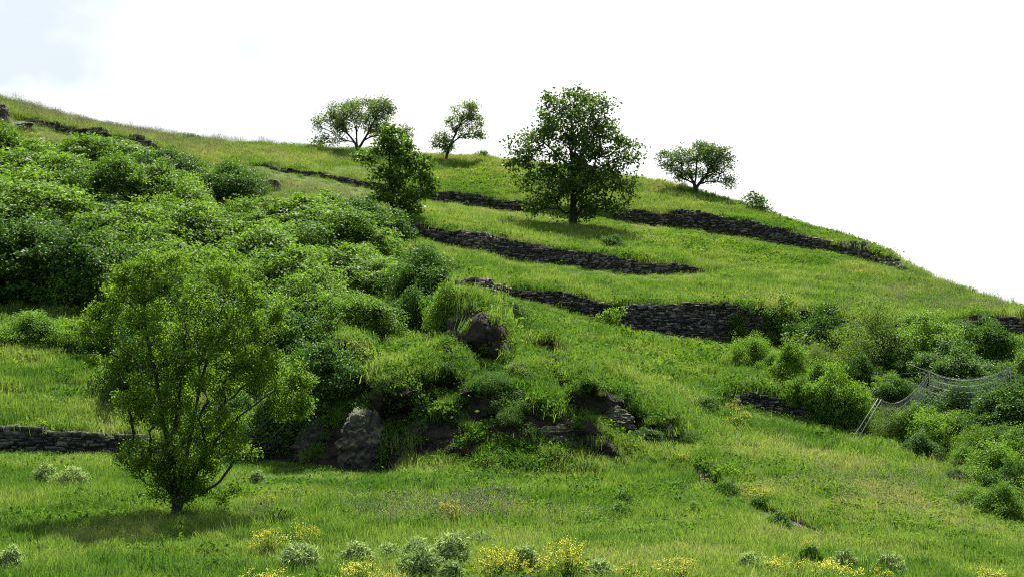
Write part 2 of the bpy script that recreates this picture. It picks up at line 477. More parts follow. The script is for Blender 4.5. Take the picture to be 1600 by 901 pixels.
def blob(px, py, cx, cy, rx, ry):
    return np.exp(-(((px - cx) / rx) ** 2 + ((py - cy) / ry) ** 2))
def seg_mask(px, py, pts, w):
    m = np.zeros_like(px, float)
    for (x0, y0), (x1, y1) in zip(pts[:-1], pts[1:]):
        dx, dy = x1 - x0, y1 - y0
        t = np.clip(((px - x0) * dx + (py - y0) * dy) / (dx * dx + dy * dy), 0, 1)
        d = np.hypot(px - x0 - t * dx, py - y0 - t * dy)
        m = np.maximum(m, smooth01(1.5 - d / w))
    return m
def soil_mask(px, py):
    m = seg_mask(px, py, [(892, 580), (866, 592), (864, 606), (878, 622), (896, 634)], 11)
    m = np.maximum(m, seg_mask(px, py, [(1085, 728), (1105, 742), (1142, 765)], 4.5))
    m = np.maximum(m, 0.75 * seg_mask(px, py, [(1142, 765), (1185, 790), (1240, 815), (1310, 838)], 2.5))
    for cx, cy, rx, ry in ((485, 507, 34, 20), (510, 560, 24, 14), (640, 690, 70, 16), (738, 707, 40, 9), (775, 640, 26, 20), (835, 655, 30, 14), (1283, 381, 26, 7), (1215, 607, 60, 5), (1180, 603, 30, 3),
                           (540, 600, 26, 16), (660, 520, 20, 14), (925, 590, 30, 10), (700, 640, 30, 16), (480, 640, 60, 40), (590, 720, 40, 12), (1230, 545, 30, 14)):
        m = np.maximum(m, blob(px, py, cx, cy, rx, ry))
    return m
def rough_mask(px, py):
    return np.clip(blob(px, py, 640, 600, 170, 90) + blob(px, py, 880, 640, 190, 70) + 0.7 * blob(px, py, 760, 520, 80, 40) + 0.3 * blob(px, py, 1080, 660, 70, 40), 0, 1)

rm = rough_mask(TPX, TPY)
cliffm = np.zeros_like(TPX)
for cx_, fy_, hw_, hp_, sl_ in CLIFFS:
    u_ = (TPX - cx_) / hw_
    hh_ = hp_ * np.clip(1 - u_ * u_, 0, 1) ** 0.7
    t_ = (fy_ + sl_ * (TPX - cx_) - TPY) / np.maximum(hh_, 1)
    cliffm = np.maximum(cliffm, smooth01((t_ + .05) / .12) * smooth01((1.0 - t_) / .15) * (hh_ > 6))
lim = smooth01((TD - 30) / 15)
dz = 0.05 * fbm(TP[..., 0] * 0.35, TP[..., 1] * 0.35, 0, 4, 11) + (0.03 + 0.05 * lim) * fbm(TP[..., 0] * 1.1, TP[..., 1] * 1.1, 0, 3, 21)
dz = dz + rm * (0.34 * fbm(TP[..., 0] * 0.5, TP[..., 1] * 0.5, 0, 4, 31) - 0.05)
sm = soil_mask(TPX, TPY)
dz = dz - 0.10 * np.clip(sm, 0, 1) * smooth01((TD - 22) / 10)
TP[..., 2] += dz
TP[..., 1] += cliffm * (0.22 * fbm(TP[..., 0] * 1.3, 0.0, TP[..., 2] * 1.6, 4, 71, 0.6))
_i = np.arange(NR - 1)[:, None] * NC + np.arange(NC - 1)[None, :]
quads = np.stack([_i, _i + 1, _i + NC + 1, _i + NC], -1).reshape(-1, 4)
me = mesh_np('hillside', TP.reshape(-1, 3), [quads], {'soil': ('POINT', np.clip(sm + cliffm + 0.25 * rm * (fbm(TP[..., 0] * .9, TP[..., 1] * .9, 0, 3, 55) > 0.25), 0, 1))}, smooth=True)

def ground_mat():
    m, N, L = new_mat('turf')
    out = N.new('ShaderNodeOutputMaterial')
    tcn = N.new('ShaderNodeTexCoord')
    n = N.new('ShaderNodeTexNoise'); n.inputs['Scale'].default_value = 0.6; n.inputs['Detail'].default_value = 8; n.inputs['Roughness'].default_value = 0.65
    n2 = N.new('ShaderNodeTexNoise'); n2.inputs['Scale'].default_value = 7; n2.inputs['Detail'].default_value = 9; n2.inputs['Roughness'].default_value = 0.72
    L.new(tcn.outputs['Object'], n.inputs['Vector']); L.new(tcn.outputs['Object'], n2.inputs['Vector'])
    r = N.new('ShaderNodeValToRGB')
    e = r.color_ramp.elements
    e[0].position = 0.3; e[1].position = 0.7
    e[0].color = (0.050, 0.095, 0.014, 1); e[1].color = (0.095, 0.135, 0.026, 1)
    L.new(n.outputs['Fac'], r.inputs['Fac'])
    r2 = N.new('ShaderNodeValToRGB')
    e = r2.color_ramp.elements
    e[0].position = 0.3; e[1].position = 0.75
    e[0].color = (0.010, 0.009, 0.008, 1); e[1].color = (0.066, 0.057, 0.047, 1)
    L.new(n2.outputs['Fac'], r2.inputs['Fac'])
    at = N.new('ShaderNodeAttribute'); at.attribute_name = 'soil'
    ad = N.new('ShaderNodeMath'); ad.operation = 'MULTIPLY_ADD'; ad.inputs[1].default_value = 0.5
    L.new(n2.outputs['Fac'], ad.inputs[0]); L.new(at.outputs['Fac'], ad.inputs[2])
    mr = N.new('ShaderNodeMapRange'); mr.inputs['From Min'].default_value = 0.5; mr.inputs['From Max'].default_value = 0.8
    L.new(ad.outputs[0], mr.inputs['Value'])
    mm = N.new('ShaderNodeMixRGB')
    L.new(mr.outputs[0], mm.inputs['Fac']); L.new(r.outputs['Color'], mm.inputs['Color1']); L.new(r2.outputs['Color'], mm.inputs['Color2'])
    bp = N.new('ShaderNodeBump'); bp.inputs['Strength'].default_value = 1.0; bp.inputs['Distance'].default_value = 0.2
    L.new(n2.outputs['Fac'], bp.inputs['Height'])
    p = N.new('ShaderNodeBsdfPrincipled'); p.inputs['Roughness'].default_value = 0.95; p.inputs['Specular IOR Level'].default_value = 0.1
    L.new(mm.outputs['Color'], p.inputs['Base Color']); L.new(bp.outputs[0], p.inputs['Normal'])
    L.new(p.outputs[0], out.inputs['Surface'])
    return m
M_turf = ground_mat()
tag(obj('hillside', me, M_turf), 'grassy terraced hillside rising from a flat meadow', 'hillside', kind='structure')
# the wide valley floor all round, under the hill and the camera
gv = []
rings = [0.1, 25, 80, 250, 900]
for r_ in rings:
    for k in range(48):
        a = k * 2 * math.pi / 48
        gv.append((r_ * math.cos(a), 10 + r_ * math.sin(a), -0.12 if r_ < 30 else -4.5 - 0.01 * r_))
gf = []
for i in range(len(rings) - 1):
    for k in range(48):
        gf.append((i * 48 + k, (i + 1) * 48 + k, (i + 1) * 48 + (k + 1) % 48, i * 48 + (k + 1) % 48))
# the ring just inside the hillside sheet stays below it
gv = [(x, y, z if y < 12 else min(z, -6.0)) for x, y, z in gv]
tag(obj('ground', mesh_np('ground', gv, [gf], {'soil': ('POINT', np.zeros(len(gv)))}, smooth=True), M_turf), 'valley floor of green turf around the hill', 'ground', kind='structure')

def at(px, py, back=0.0):
    """the hillside's world point seen at pixel (px, py)."""
    c = np.clip((px - PX[0]) / 6.0, 0, NC - 1.001)
    i = int(c); t = c - i
    colp = TPY[:, i] * (1 - t) + TPY[:, i + 1] * t
    P = TP[:, i] * (1 - t) + TP[:, i + 1] * t
    e = ROWIDX['G6'] + 1
    x = colp[:e][::-1]
    q = np.array([np.interp(py, x, P[:e, k][::-1]) for k in range(3)])
    return q
def scale_at(p): return p[1] / F

def strip(name, label, pts, w0, w1):
    pts = np.array(pts, float)
    t = np.linspace(0, len(pts) - 1, 60)
    cx = np.interp(t, np.arange(len(pts)), pts[:, 0]); cy = np.interp(t, np.arange(len(pts)), pts[:, 1])
    C_ = np.array([at(a, b) for a, b in zip(cx, cy)])
    tg = norm(np.gradient(C_, axis=0) * [1, 1, 0]); sd_ = np.cross(tg, [0, 0, 1.0])
    ww = np.interp(t, [0, t[-1]], [w0, w1]) * (1 + 0.35 * fbm(t * 0.9, 3.0, 0, 3, 8))
    V = np.stack([C_ + sd_ * (k * ww)[:, None] + np.array([0, 0, 0.05 - 0.06 * abs(k)]) for k in (-1, -.5, 0, .5, 1)], 1).reshape(-1, 3)
    i = np.arange(59)[:, None] * 5 + np.arange(4)[None]
    q = np.stack([i, i + 1, i + 6, i + 5], -1).reshape(-1, 4)
    return tag(obj(name, mesh_np(name, V, [q], smooth=True), M_soil), label, 'path', kind='structure')
strip('dirt_path', 'bare earth scar curving down the rocky slope', [(900, 583), (880, 587), (866, 596), (866, 608), (878, 622), (898, 636)], 0.16, 0.26)
strip('dirt_path', 'narrow eroded earth track running down the right meadow', [(1075, 722), (1090, 732), (1112, 747), (1142, 766), (1185, 790), (1240, 815), (1310, 838)], 0.26, 0.12)

# ------------------------------------------------------------------ dry stone walls
def stone_wall(label, row0, px0, px1, g, seed, mat=M_stone, group='dry stone terrace walls', hs=(0.05, 0.12), ls=(0.10, 0.36), ragged=0.12, name='stone_wall'):
    rng = np.random.default_rng(seed)
    r0, r1 = ROWIDX[row0], ROWIDX[row0 + 't']
    pxs = np.arange(px0, px1 + 0.1, 2.0)
    ft = np.stack([np.interp(pxs, PX, TP[r0, :, k]) for k in range(3)], 1)
    tp = np.stack([np.interp(pxs, PX, TP[r1, :, k]) for k in range(3)], 1)
    s = np.concatenate([[0], np.cumsum(np.hypot(*np.diff(ft[:, :2], axis=0).T))])
    H = np.maximum(tp[:, 2] - ft[:, 2], 0.05)
    Hs = H * (1 + ragged * fbm(s * 0.7, seed * 3.1, 0, 3, seed)) + 0.02
    V, Fq, rn = [], [], []
    def frame(q):
        p = np.array([np.interp(q, s, ft[:, k]) for k in range(3)])
        a = np.array([np.interp(q - .3, s, ft[:, k]) for k in (0, 1)]); b = np.array([np.interp(q + .3, s, ft[:, k]) for k in (0, 1)])
        t = (b - a) / (np.linalg.norm(b - a) + 1e-9)
        return p, np.array([t[0], t[1], 0]), np.array([t[1], -t[0], 0])      # tangent, outward (towards the valley)
    z = -0.25
    hmax = Hs.max()
    while z < hmax:
        ch = rng.uniform(*hs)
        q = rng.uniform(-0.2, 0)
        while q < s[-1]:
            ln = rng.uniform(*ls)
            qc = min(max(q + ln / 2, 0), s[-1])
            hh = np.interp(qc, s, Hs)
            if z + ch * 0.6 < hh:
                p, t, o = frame(qc)
                zt = min(z + ch, hh + 0.03)
                pr = 0.15 + rng.uniform(-0.05, 0.07)
                g_ = 0.012
                lo, hi = q + g_ - qc, q + ln - g_ - qc
                zz0, zz1 = z + g_ * 0.6, zt - g_ * 0.6
                b = len(V)
                tilt = rng.uniform(-0.02, 0.02)
                for (u, w, zc) in ((lo, -0.22, zz0), (hi, -0.22, zz0), (hi, pr, zz0), (lo, pr, zz0), (lo, -0.22, zz1), (hi, -0.22, zz1), (hi, pr, zz1), (lo, pr, zz1)):
                    j = rng.normal(0, 0.017, 3)
                    V.append(p + t * (u + j[0]) + o * (w + j[1]) + np.array([0, 0, zc + j[2] + tilt * u]))
                for f in ((0, 3, 2, 1), (4, 5, 6, 7), (0, 1, 5, 4), (1, 2, 6, 5), (2, 3, 7, 6), (3, 0, 4, 7)):
                    Fq.append([b + k for k in f]); 
                rn += [rng.random()] * 6
            q += ln
        z += ch
    # earth core behind the stones
    qs = np.arange(0, s[-1], 0.5)
    b0 = len(V)
    for q in qs:
        p, t, o = frame(q)
        h = np.interp(q, s, Hs) - 0.05
        for w, zc in ((0.09, -0.3), (0.09, h), (-0.3, h), (-0.3, -0.3)):
            V.append(p + o * w + np.array([0, 0, zc]))
    for i in range(len(qs) - 1):
        for k in range(4):
            Fq.append([b0 + i * 4 + k, b0 + i * 4 + 4 + k, b0 + i * 4 + 4 + (k + 1) % 4, b0 + i * 4 + (k + 1) % 4]); rn.append(0.0)
    V = np.array(V)
    base = V.mean(0) * [1, 1, 0] + [0, 0, V[:, 2].min()]
    me = mesh_np(name, V - base, [np.array(Fq)], {'rnd': ('FACE', rn)})
    return tag(obj(name, me, mat, loc=base), label, 'wall', group)

stone_wall('low grey dry stone wall at the left meadow edge, behind the nearest tree', 'G1', -260, 395, G1, 1, M_graystone, hs=(0.05, 0.16), ls=(0.10, 0.36), ragged=0.2)
stone_wall('short ruined stone wall with earthy top on the lower right slope beside bushes', 'G2', 1140, 1352, G2, 2, ragged=0.25)
stone_wall('crumbling stub of stone wall just right of the leafy thicket', 'G3', 712, 776, G3, 3, ragged=0.5)
stone_wall('dark terrace wall below the middle grass strip, ending at an overgrown gap', 'G3', 780, 946, G3, 4, ragged=0.1)
stone_wall('tallest dark terrace wall, right of the overgrown gap and running behind bushes', 'G3', 976, 1512, G3, 5, ragged=0.06)
stone_wall('stone wall at the far right edge just under the grassy skyline', 'G3', 1520, 1760, G3, 6, ragged=0.2)
stone_wall('long dark terrace wall below the big round tree, tapering out at its right end', 'G4', 618, 1102, G4, 7, ragged=0.1)
stone_wall('thin low stone wall under the two spindly skyline trees, passing behind the big tree', 'G5', 392, 830, G5, 8, ragged=0.2)
stone_wall('upper terrace wall right of the big round tree, below the dark skyline tree', 'G5', 962, 1300, G5, 9, ragged=0.14)
stone_wall('short dark wall end meeting the skyline on the right slope', 'G5', 1316, 1414, G5, 10, ragged=0.5, hs=(0.1, 0.25), ls=(0.2, 0.6))

stone_wall('jagged dark stone ledge cutting across the upper left grass, ending above the thicket', 'G5', 42, 250, G5, 12, ragged=0.7, hs=(0.08, 0.28), ls=(0.2, 0.7))

# ------------------------------------------------------------------ rocks
def ico(sub):
    import bmesh
    bm = bmesh.new()
    bmesh.ops.create_icosphere(bm, subdivisions=sub, radius=1.0)
    V = np.array([v.co[:] for v in bm.verts]); Fs = np.array([[v.index for v in f.verts] for f in bm.faces])
    bm.free()
    return V, Fs
ICO5 = ico(6)
def rock(label, px, py, w, h, seed, depth=0.8, lean=0.0, taper=0.35, mat=M_rock, name='rock_outcrop', rise=0.0, group='dark rock outcrops'):
    """a craggy outcrop whose foot is seen at (px, py), w by h pixels."""
    rng = np.random.default_rng(seed)
    p = at(px, py)
    s = scale_at(p)
    if w > 40: w, h = w * 1.3, h * 1.0
    V, Fs = ICO5
    V = V.copy()
    for k in range(70):                                          # cleft faces
        n = norm(rng.normal(size=3) * [1, 1, 0.7])
        d = rng.uniform(0.60, 1.0)
        dist = V @ n - d
        V -= np.maximum(dist, 0)[:, None] * n * 0.9
    q = V * 1.4 + seed
    rid = 1 - np.abs(fbm(q[:, 0] * 1.2, q[:, 1] * 1.2, q[:, 2] * 1.8, 5, seed, 0.55))
    V = V * (1 + 0.26 * (rid - 0.6) + 0.06 * fbm(q[:, 0] * 4, q[:, 1] * 4, q[:, 2] * 6, 4, seed + 9, 0.6))[:, None]
    zz = (V[:, 2] + 1) / 2
    sh = 1 - taper * np.clip(zz, 0, 1)
    W_, H_ = w * s, h * s
    X = V[:, 0] * sh * W_ / 2 + lean * W_ * zz
    Y = V[:, 1] * sh * W_ / 2 * depth + 0.35 * H_ * zz
    Z = V[:, 2] * H_ * 0.62 + H_ * 0.38
    me = mesh_np(name, np.stack([X, Y, Z], 1), [Fs], smooth=False)
    o = obj(name, me, mat, loc=(p[0], p[1] + W_ * depth * (0.42 if w > 60 else 0.25), p[2] + rise))
    return tag(o, label, 'rock', group)

rock('largest upright dark boulder at the foot of the slope, right of the nearest tree', 566, 740, 88, 112, 137, 0.9, -0.12, 0.25)
rock('broad shady rock face left of the upright boulder, behind the nearest tree', 487, 728, 90, 84, 102, 0.6, 0.05, 0.3)
rock('craggy layered rock below the rounded bush at the thicket right end', 738, 568, 104, 92, 103, 0.8, -0.08, 0.45)
rock('dark rock ledge above and right of the upright boulder', 622, 640, 96, 60, 104, 0.7, -0.05, 0.2)
rock('shady rock face hung with twiggy plants, right of the upright boulder', 668, 690, 74, 70, 105, 0.7, -0.1, 0.3)
rock('dark overhanging rock face in the middle of the gully', 752, 650, 96, 62, 106, 0.6, 0.0, 0.25)
rock('long low dark rock face near the foot of the slope in the picture centre', 893, 702, 120, 54, 107, 0.4, -0.1, 0.2, rise=-0.1)
rock('dark rock face below the bare earth scar', 955, 668, 110, 48, 108, 0.4, -0.1, 0.2, rise=-0.1)
rock('small dark rounded rock right of the earth scar face', 1042, 680, 36, 34, 109, 0.9, 0.0, 0.2)
rock('small slab of rock in grass above the bare earth scar', 864, 556, 46, 22, 110, 0.8, -0.1, 0.2)
rock('small rock on the grassy rim left of the craggy layered rock', 548, 575, 52, 48, 111, 0.8, 0.0, 0.3)
rock('dark earthy rock under the thicket edge, above the rim rock', 480, 530, 84, 44, 112, 0.6, 0.0, 0.2)
rock('small grey rock on the slope just left of the short ruined wall', 1152, 640, 26, 24, 113, 0.8, 0.0, 0.2)
rock('tall rock at the left picture edge near the hill top', 0, 196, 34, 46, 114, 0.9, -0.1, 0.3)
rock('flat boulder below the tall rock at the left edge', 14, 210, 66, 28, 115, 0.9, 0.0, 0.3)
rock('dark rock peeping out beside the dome-shaped bush', 424, 297, 40, 22, 119, 0.6, 0.0, 0.2)

# ------------------------------------------------------------------ trees
def grow(trunks, A, rng, seg=0.25, pen=0.35, wob=0.06):
    pos, par, pl = [], [], []
    for tr in trunks:
        tr = np.asarray(tr, float)
        sN = np.concatenate([[0], np.cumsum(np.linalg.norm(np.diff(tr, axis=0), axis=1))])
        n = max(2, int(sN[-1] / seg))
        q = np.linspace(0, sN[-1], n)
        pts = np.stack([np.interp(q, sN, tr[:, k]) for k in range(3)], 1)
        pts[1:-1] += rng.normal(0, wob * seg, (n - 2, 3))
        if pos:
            d = [np.linalg.norm(p - pts[0]) for p in pos]
            last = int(np.argmin(d)); start = 1
        else:
            last, start = -1, 0
        for k in range(start, n):
            pos.append(pts[k]); par.append(last)
            pl.append(0 if last < 0 else pl[last] + np.linalg.norm(pts[k] - pos[last]))
            last = len(pos) - 1
    base = pos[0]
    for a in A[np.argsort(np.linalg.norm(A - base, axis=1))]:
        Pn = np.array(pos)
        d = np.linalg.norm(Pn - a, axis=1)
        c = d + pen * np.array(pl) + 1.2 * np.maximum(Pn[:, 2] - a[2] + 0.25 * d, 0)
        c[:2] += 5
        i = int(np.argmin(c))
        n0 = Pn[i]
        pd = norm(n0 - Pn[par[i]]) if par[i] >= 0 else np.array([0, 0, 1.0])
        L = d[i]
        if L < 0.05: continue
        ta = (a - n0) / L
        P1 = n0 + norm(0.5 * pd + 0.7 * ta) * L * 0.35
        P2 = a - norm(ta + np.array([0, 0, -0.15])) * L * 0.3
        m = max(2, int(L / seg) + 1)
        last = i
        for t in np.linspace(0, 1, m + 1)[1:]:
            p = (1 - t) ** 3 * n0 + 3 * (1 - t) ** 2 * t * P1 + 3 * (1 - t) * t * t * P2 + t ** 3 * a
            p = p + rng.normal(0, wob * L / m, 3)
            pos.append(p); par.append(last); pl.append(pl[last] + L / m)
            last = len(pos) - 1
    return np.array(pos), np.array(par)

def tree_meshes(name, trunks, A, rng, r_tip, r_base, leaf_n, leaf_L, leaf_W, sigma, seg=0.25, exp=2.2, up=0.5, sides=6, pen=0.35):
    pos, par = grow(trunks, A, rng, seg, pen)
    n = len(pos)
    acc = np.zeros(n)
    kids = [[] for _ in range(n)]
    for i in range(n - 1, -1, -1):
        if acc[i] == 0: acc[i] = r_tip ** exp
        if par[i] >= 0:
            acc[par[i]] += acc[i]; kids[par[i]].append(i)
    r = acc ** (1 / exp)
    rmax = r.max()
    r = r_tip + (r - r_tip) * (r_base - r_tip) / (rmax - r_tip)
    paths, done = [], []
    stack = [0]
    while stack:
        st = stack.pop()
        ch = [st] if par[st] < 0 else [par[st], st]
        cur = st
        while kids[cur]:
            ks = sorted(kids[cur], key=lambda k: -r[k])
            stack += ks[1:]
            cur = ks[0]; ch.append(cur)
        rr = r[ch].copy()
        if par[st] >= 0: rr[0] = min(rr[0], rr[1] * 1.15)
        P = pos[ch].copy()
        if par[st] < 0:
            P[0, 2] -= 0.15; rr[0] *= 1.35
        paths.append((P, rr))
    tm = tube_mesh(name + '_trunk', paths, sides)
    tw = np.where(r < r_tip * 2.2)[0]
    tips = np.array([i for i in tw if not kids[i]])
    src = np.concatenate([tw, np.repeat(tips, 3)])
    pick = rng.choice(src, leaf_n)
    t = rng.random(leaf_n)[:, None]
    P0 = pos[pick] * t + pos[np.maximum(par[pick], 0)] * (1 - t)
    P = P0 + rng.normal(0, sigma, (leaf_n, 3)) * [1, 1, 0.75]
    lm = leaf_mesh(name + '_crown', P, leaf_L, leaf_W, rng, up=up, out=norm(P - pos.mean(0)) * 0.6)
    return tm, lm

def tree(label, cat_name, base_px, trunks_px, ells, n_attr, seed, lm, r_tip, r_base, leaf_n, leaf_L, leaf_W, sigma, seg=0.25, depth=1.0, hollow=0.35, up=0.45, sides=6, pen=0.35, exp=2.2, group=None, yoff=0.0, bark=M_bark):
    """crown ellipses and trunk lines are read off the photograph in pixels and turned into metres at the tree's own distance."""
    rng = np.random.default_rng(seed)
    p = at(*base_px) + np.array([0, yoff, 0])
    s = scale_at(p)
    b = np.array(base_px, float)
    def loc(x, y, d=0.0): return np.array([(x - b[0]) * s, d * s, (b[1] - y) * s])
    A = []
    vol = np.array([(e[2] * e[3]) ** 0.85 for e in ells]); vol /= vol.sum()
    for k, e in enumerate(ells):
        m = max(2, int(round(n_attr * vol[k])))
        u = norm(rng.normal(size=(m, 3))) * (hollow + (1 - hollow) * rng.random((m, 1))) ** 0.5
        dd = e[4] if len(e) > 4 else 0.0
        dr = (e[5] if len(e) > 5 else 0.5 * (e[2] + max(e[2], e[3]))) * depth
        for q in u:
            A.append(loc(e[0] + q[0] * e[2], e[1] - q[2] * e[3], dd + q[1] * dr))
    A = np.array(A)
    A = A[A[:, 2] > 0.12]
    trunks = [[loc(*q) for q in t] for t in trunks_px]
    tm, cm = tree_meshes(cat_name, trunks, A, rng, r_tip, r_base, leaf_n, leaf_L, leaf_W, sigma, seg, exp, up, sides, pen)
    o = thing(cat_name, label, 'tree', p, group)
    obj('trunk', tm, bark, o)
    obj('crown', cm, lm, o)
    return o

tree('nearest bushy tree with several stems, standing alone on the meadow at left', 'small_tree', (276, 810),
     [[(276, 802), (274, 770), (268, 720, -4), (255, 660, -10), (248, 600, -15), (235, 540, -20)],
      [(276, 790), (284, 740, 6), (295, 680, 10), (310, 600, 15), (330, 530, 10), (350, 470, 0)],
      [(280, 795), (300, 750, -8), (325, 705, -15), (370, 660, -25), (415, 625, -30)],
      [(274, 790), (262, 740, 8), (272, 650, 15), (280, 560, 20), (285, 480, 18)],
      [(272, 785), (255, 755, 5), (232, 725, 8), (205, 705, 8)]],
     [(300, 436, 112, 44), (190, 490, 62, 48), (140, 512, 44, 24), (175, 560, 46, 22), (205, 640, 34, 26), (462, 600, 26, 18), (215, 715, 44, 30), (290, 520, 130, 66), (400, 490, 58, 40), (418, 592, 52, 46), (460, 645, 38, 32), (300, 700, 80, 60), (265, 765, 50, 26), (300, 620, 110, 58),
      (345, 770, 42, 14), (240, 620, 55, 60), (245, 740, 44, 22), (290, 745, 48, 30), (375, 690, 45, 36), (350, 560, 90, 60), (240, 430, 70, 40)],
     620, 11, M_front, 0.004, 0.11, 82000, 0.048, 0.034, 0.080, seg=0.16, hollow=0.15, depth=0.85, up=0.45, exp=2.0)

tree('large round-crowned tree with straight trunk in the middle of the hillside', 'large_tree', (895, 356),
     [[(895, 356), (896, 320), (897, 270), (894, 220), (892, 170), (890, 140)], [(897, 262), (915, 235), (930, 215, 10), (950, 190, 15)], [(896, 268), (872, 245, -8), (850, 225, -12)], [(896, 262), (900, 230, 25), (905, 200, 40)], [(896, 258), (890, 235, -25), (880, 200, -40)]],
     [(893, 160, 46, 28), (890, 190, 56, 36), (900, 285, 80, 40), (925, 250, 40, 30), (860, 165, 18, 20), (930, 180, 35, 30), (895, 215, 80, 48), (840, 225, 48, 34), (955, 230, 42, 42), (810, 258, 24, 20), (986, 238, 18, 24), (848, 288, 44, 32),
      (940, 295, 50, 40), (895, 290, 60, 40), (840, 322, 26, 14), (955, 324, 30, 14), (895, 330, 50, 12), (975, 280, 22, 20), (815, 240, 24, 16)],
     400, 12, M_oak, 0.014, 0.25, 16500, 0.185, 0.14, 0.24, seg=0.4, hollow=0.25, exp=2.1)

tree('dark leaning tree at the thicket top, in front of the wide skyline tree', 'dark_tree', (624, 345),
     [[(620, 350), (613, 320), (610, 280), (608, 240), (606, 205)], [(624, 346), (632, 325, -4), (645, 318, -6)], [(611, 290), (630, 270, 5), (648, 252, 8)]],
     [(606, 206, 18, 14), (612, 232, 34, 20), (618, 262, 26, 36), (570, 247, 24, 9), (646, 250, 24, 14), (625, 276, 52, 22), (660, 272, 22, 18), (628, 306, 48, 16), (644, 328, 18, 7), (590, 308, 22, 14), (668, 296, 14, 10)],
     130, 13, M_walnut, 0.012, 0.15, 6600, 0.21, 0.12, 0.17, seg=0.3, hollow=0.3, up=0.3)

tree('wide umbrella-shaped skyline tree with thin see-through crown, left of the others', 'orchard_tree', (559, 241),
     [[(559, 242), (558, 232), (553, 218), (540, 205), (525, 198)], [(558, 230), (557, 210), (556, 185)], [(559, 234), (567, 222), (578, 200), (590, 180)]],
     [(556, 172, 44, 18), (514, 190, 26, 20), (600, 172, 20, 22), (510, 218, 26, 9), (590, 192, 25, 16), (540, 185, 30, 20), (604, 205, 14, 10), (635, 205, 12, 8), (575, 165, 28, 14)],
     260, 14, M_pale, 0.012, 0.14, 11000, 0.14, 0.085, 0.22, seg=0.35, hollow=0.3, group='small trees on the skyline')

tree('slim crooked skyline tree leaning right, standing between two wider trees', 'orchard_tree', (697, 252),
     [[(696, 253), (699, 240), (706, 222), (714, 205), (722, 188), (727, 168)], [(704, 228), (720, 212), (745, 208)], [(700, 238), (692, 225), (686, 215)]],
     [(727, 172, 22, 15), (740, 190, 14, 16), (712, 194, 14, 14), (690, 220, 14, 15), (735, 210, 20, 5), (700, 232, 12, 7), (752, 212, 8, 4)],
     140, 15, M_pale, 0.012, 0.11, 5600, 0.14, 0.085, 0.18, seg=0.3, hollow=0.2, group='small trees on the skyline')

tree('dark flat-topped skyline tree alone on the right, with leaning trunk', 'orchard_tree', (1089, 303),
     [[(1088, 304), (1086, 290), (1080, 278), (1065, 265), (1050, 255)], [(1087, 296), (1098, 280), (1115, 270), (1132, 262)], [(1086, 290), (1088, 270), (1090, 245)]],
     [(1088, 238, 48, 18), (1045, 250, 22, 15), (1128, 252, 24, 18), (1085, 260, 44, 18), (1138, 284, 13, 11), (1060, 275, 18, 6), (1110, 240, 36, 16), (1112, 276, 20, 10)],
     200, 16, M_oak, 0.012, 0.17, 10500, 0.13, 0.08, 0.22, seg=0.3, hollow=0.25, group='small trees on the skyline')

# ------------------------------------------------------------------ bushes
def bush_meshes(name, seed, n, L, Wd, lobes=16, jit=0.10, up=0.55, thick=0.35, stems=7, flat=0.62, whorl=0):
    """a bush 1 m in radius and about flat*2 high, as leaf faces on uneven lobes; unit size, scaled per thing."""
    rng = np.random.default_rng(seed)
    C, Rr = [], []
    for k in range(lobes):
        a = rng.uniform(0, 2 * np.pi); e = rng.uniform(0.0, 1.0) ** 1.35 * np.pi / 2
        rr = rng.uniform(0.18, 0.42)
        d = np.array([math.cos(a) * math.cos(e), math.sin(a) * math.cos(e), math.sin(e)])
        C.append(d * (1.02 - rr) * rng.uniform(0.62, 1.25)); Rr.append(rr)
    C.append(np.array([0, 0, 0.3])); Rr.append(0.62)
    C, Rr = np.array(C), np.array(Rr)
    w = Rr ** 2; w /= w.sum()
    k = rng.choice(len(C), n, p=w)
    u = norm(rng.normal(size=(n, 3)) + [0, 0, 0.35])
    rad = Rr[k] * (1 - thick * rng.random(n) ** 1.6)
    P = C[k] + u * rad[:, None]
    P += 0.05 * np.stack([noise3(P[:, 0] * 5, P[:, 1] * 5, P[:, 2] * 5, seed + j) for j in range(3)], 1)
    sp = rng.random(n) < 0.10                                   # shoots reaching out of the outline
    P[sp] += norm(u[sp] * 0.6 + [0, 0, 0.7]) * rng.uniform(0, 0.16, (sp.sum(), 1))
    if whorl:                                                   # leaves sit in whorls at shoot ends
        m = n // whorl
        P = np.repeat(P[:m], whorl, 0) + rng.normal(0, 0.055, (m * whorl, 3)) * [1, 1, 0.6]; u = np.repeat(u[:m], whorl, 0); k = np.repeat(k[:m], whorl)
    P[:, 2] *= flat * 2 / 1.25
    ok = P[:, 2] > 0.0
    P, u, k = P[ok], u[ok], k[ok]
    lob = rng.random(len(C)) * 0.5
    rnd = np.clip(lob[k] + 0.5 * rng.random(len(P)), 0, 1)
    fm = leaf_mesh(name + '_foliage', P, L, Wd, rng, rnd=rnd, up=up, out=u)
    paths = []
    for s in range(stems):
        c = C[rng.integers(len(C))] * [1, 1, flat * 1.5]
        b = rng.normal(0, 0.08, 3) * [1, 1, 0] - [0, 0, 0.08]
        t = np.linspace(0, 1, 6)[:, None]
        mid = np.array([c[0] * 0.3, c[1] * 0.3, max(c[2], .2) * 0.6])
        paths.append(((1 - t) ** 2 * b + 2 * t * (1 - t) * mid + t * t * c, np.linspace(0.022, 0.006, 6)))
    sm_ = tube_mesh(name + '_stems', paths, 4)
    return fm, sm_

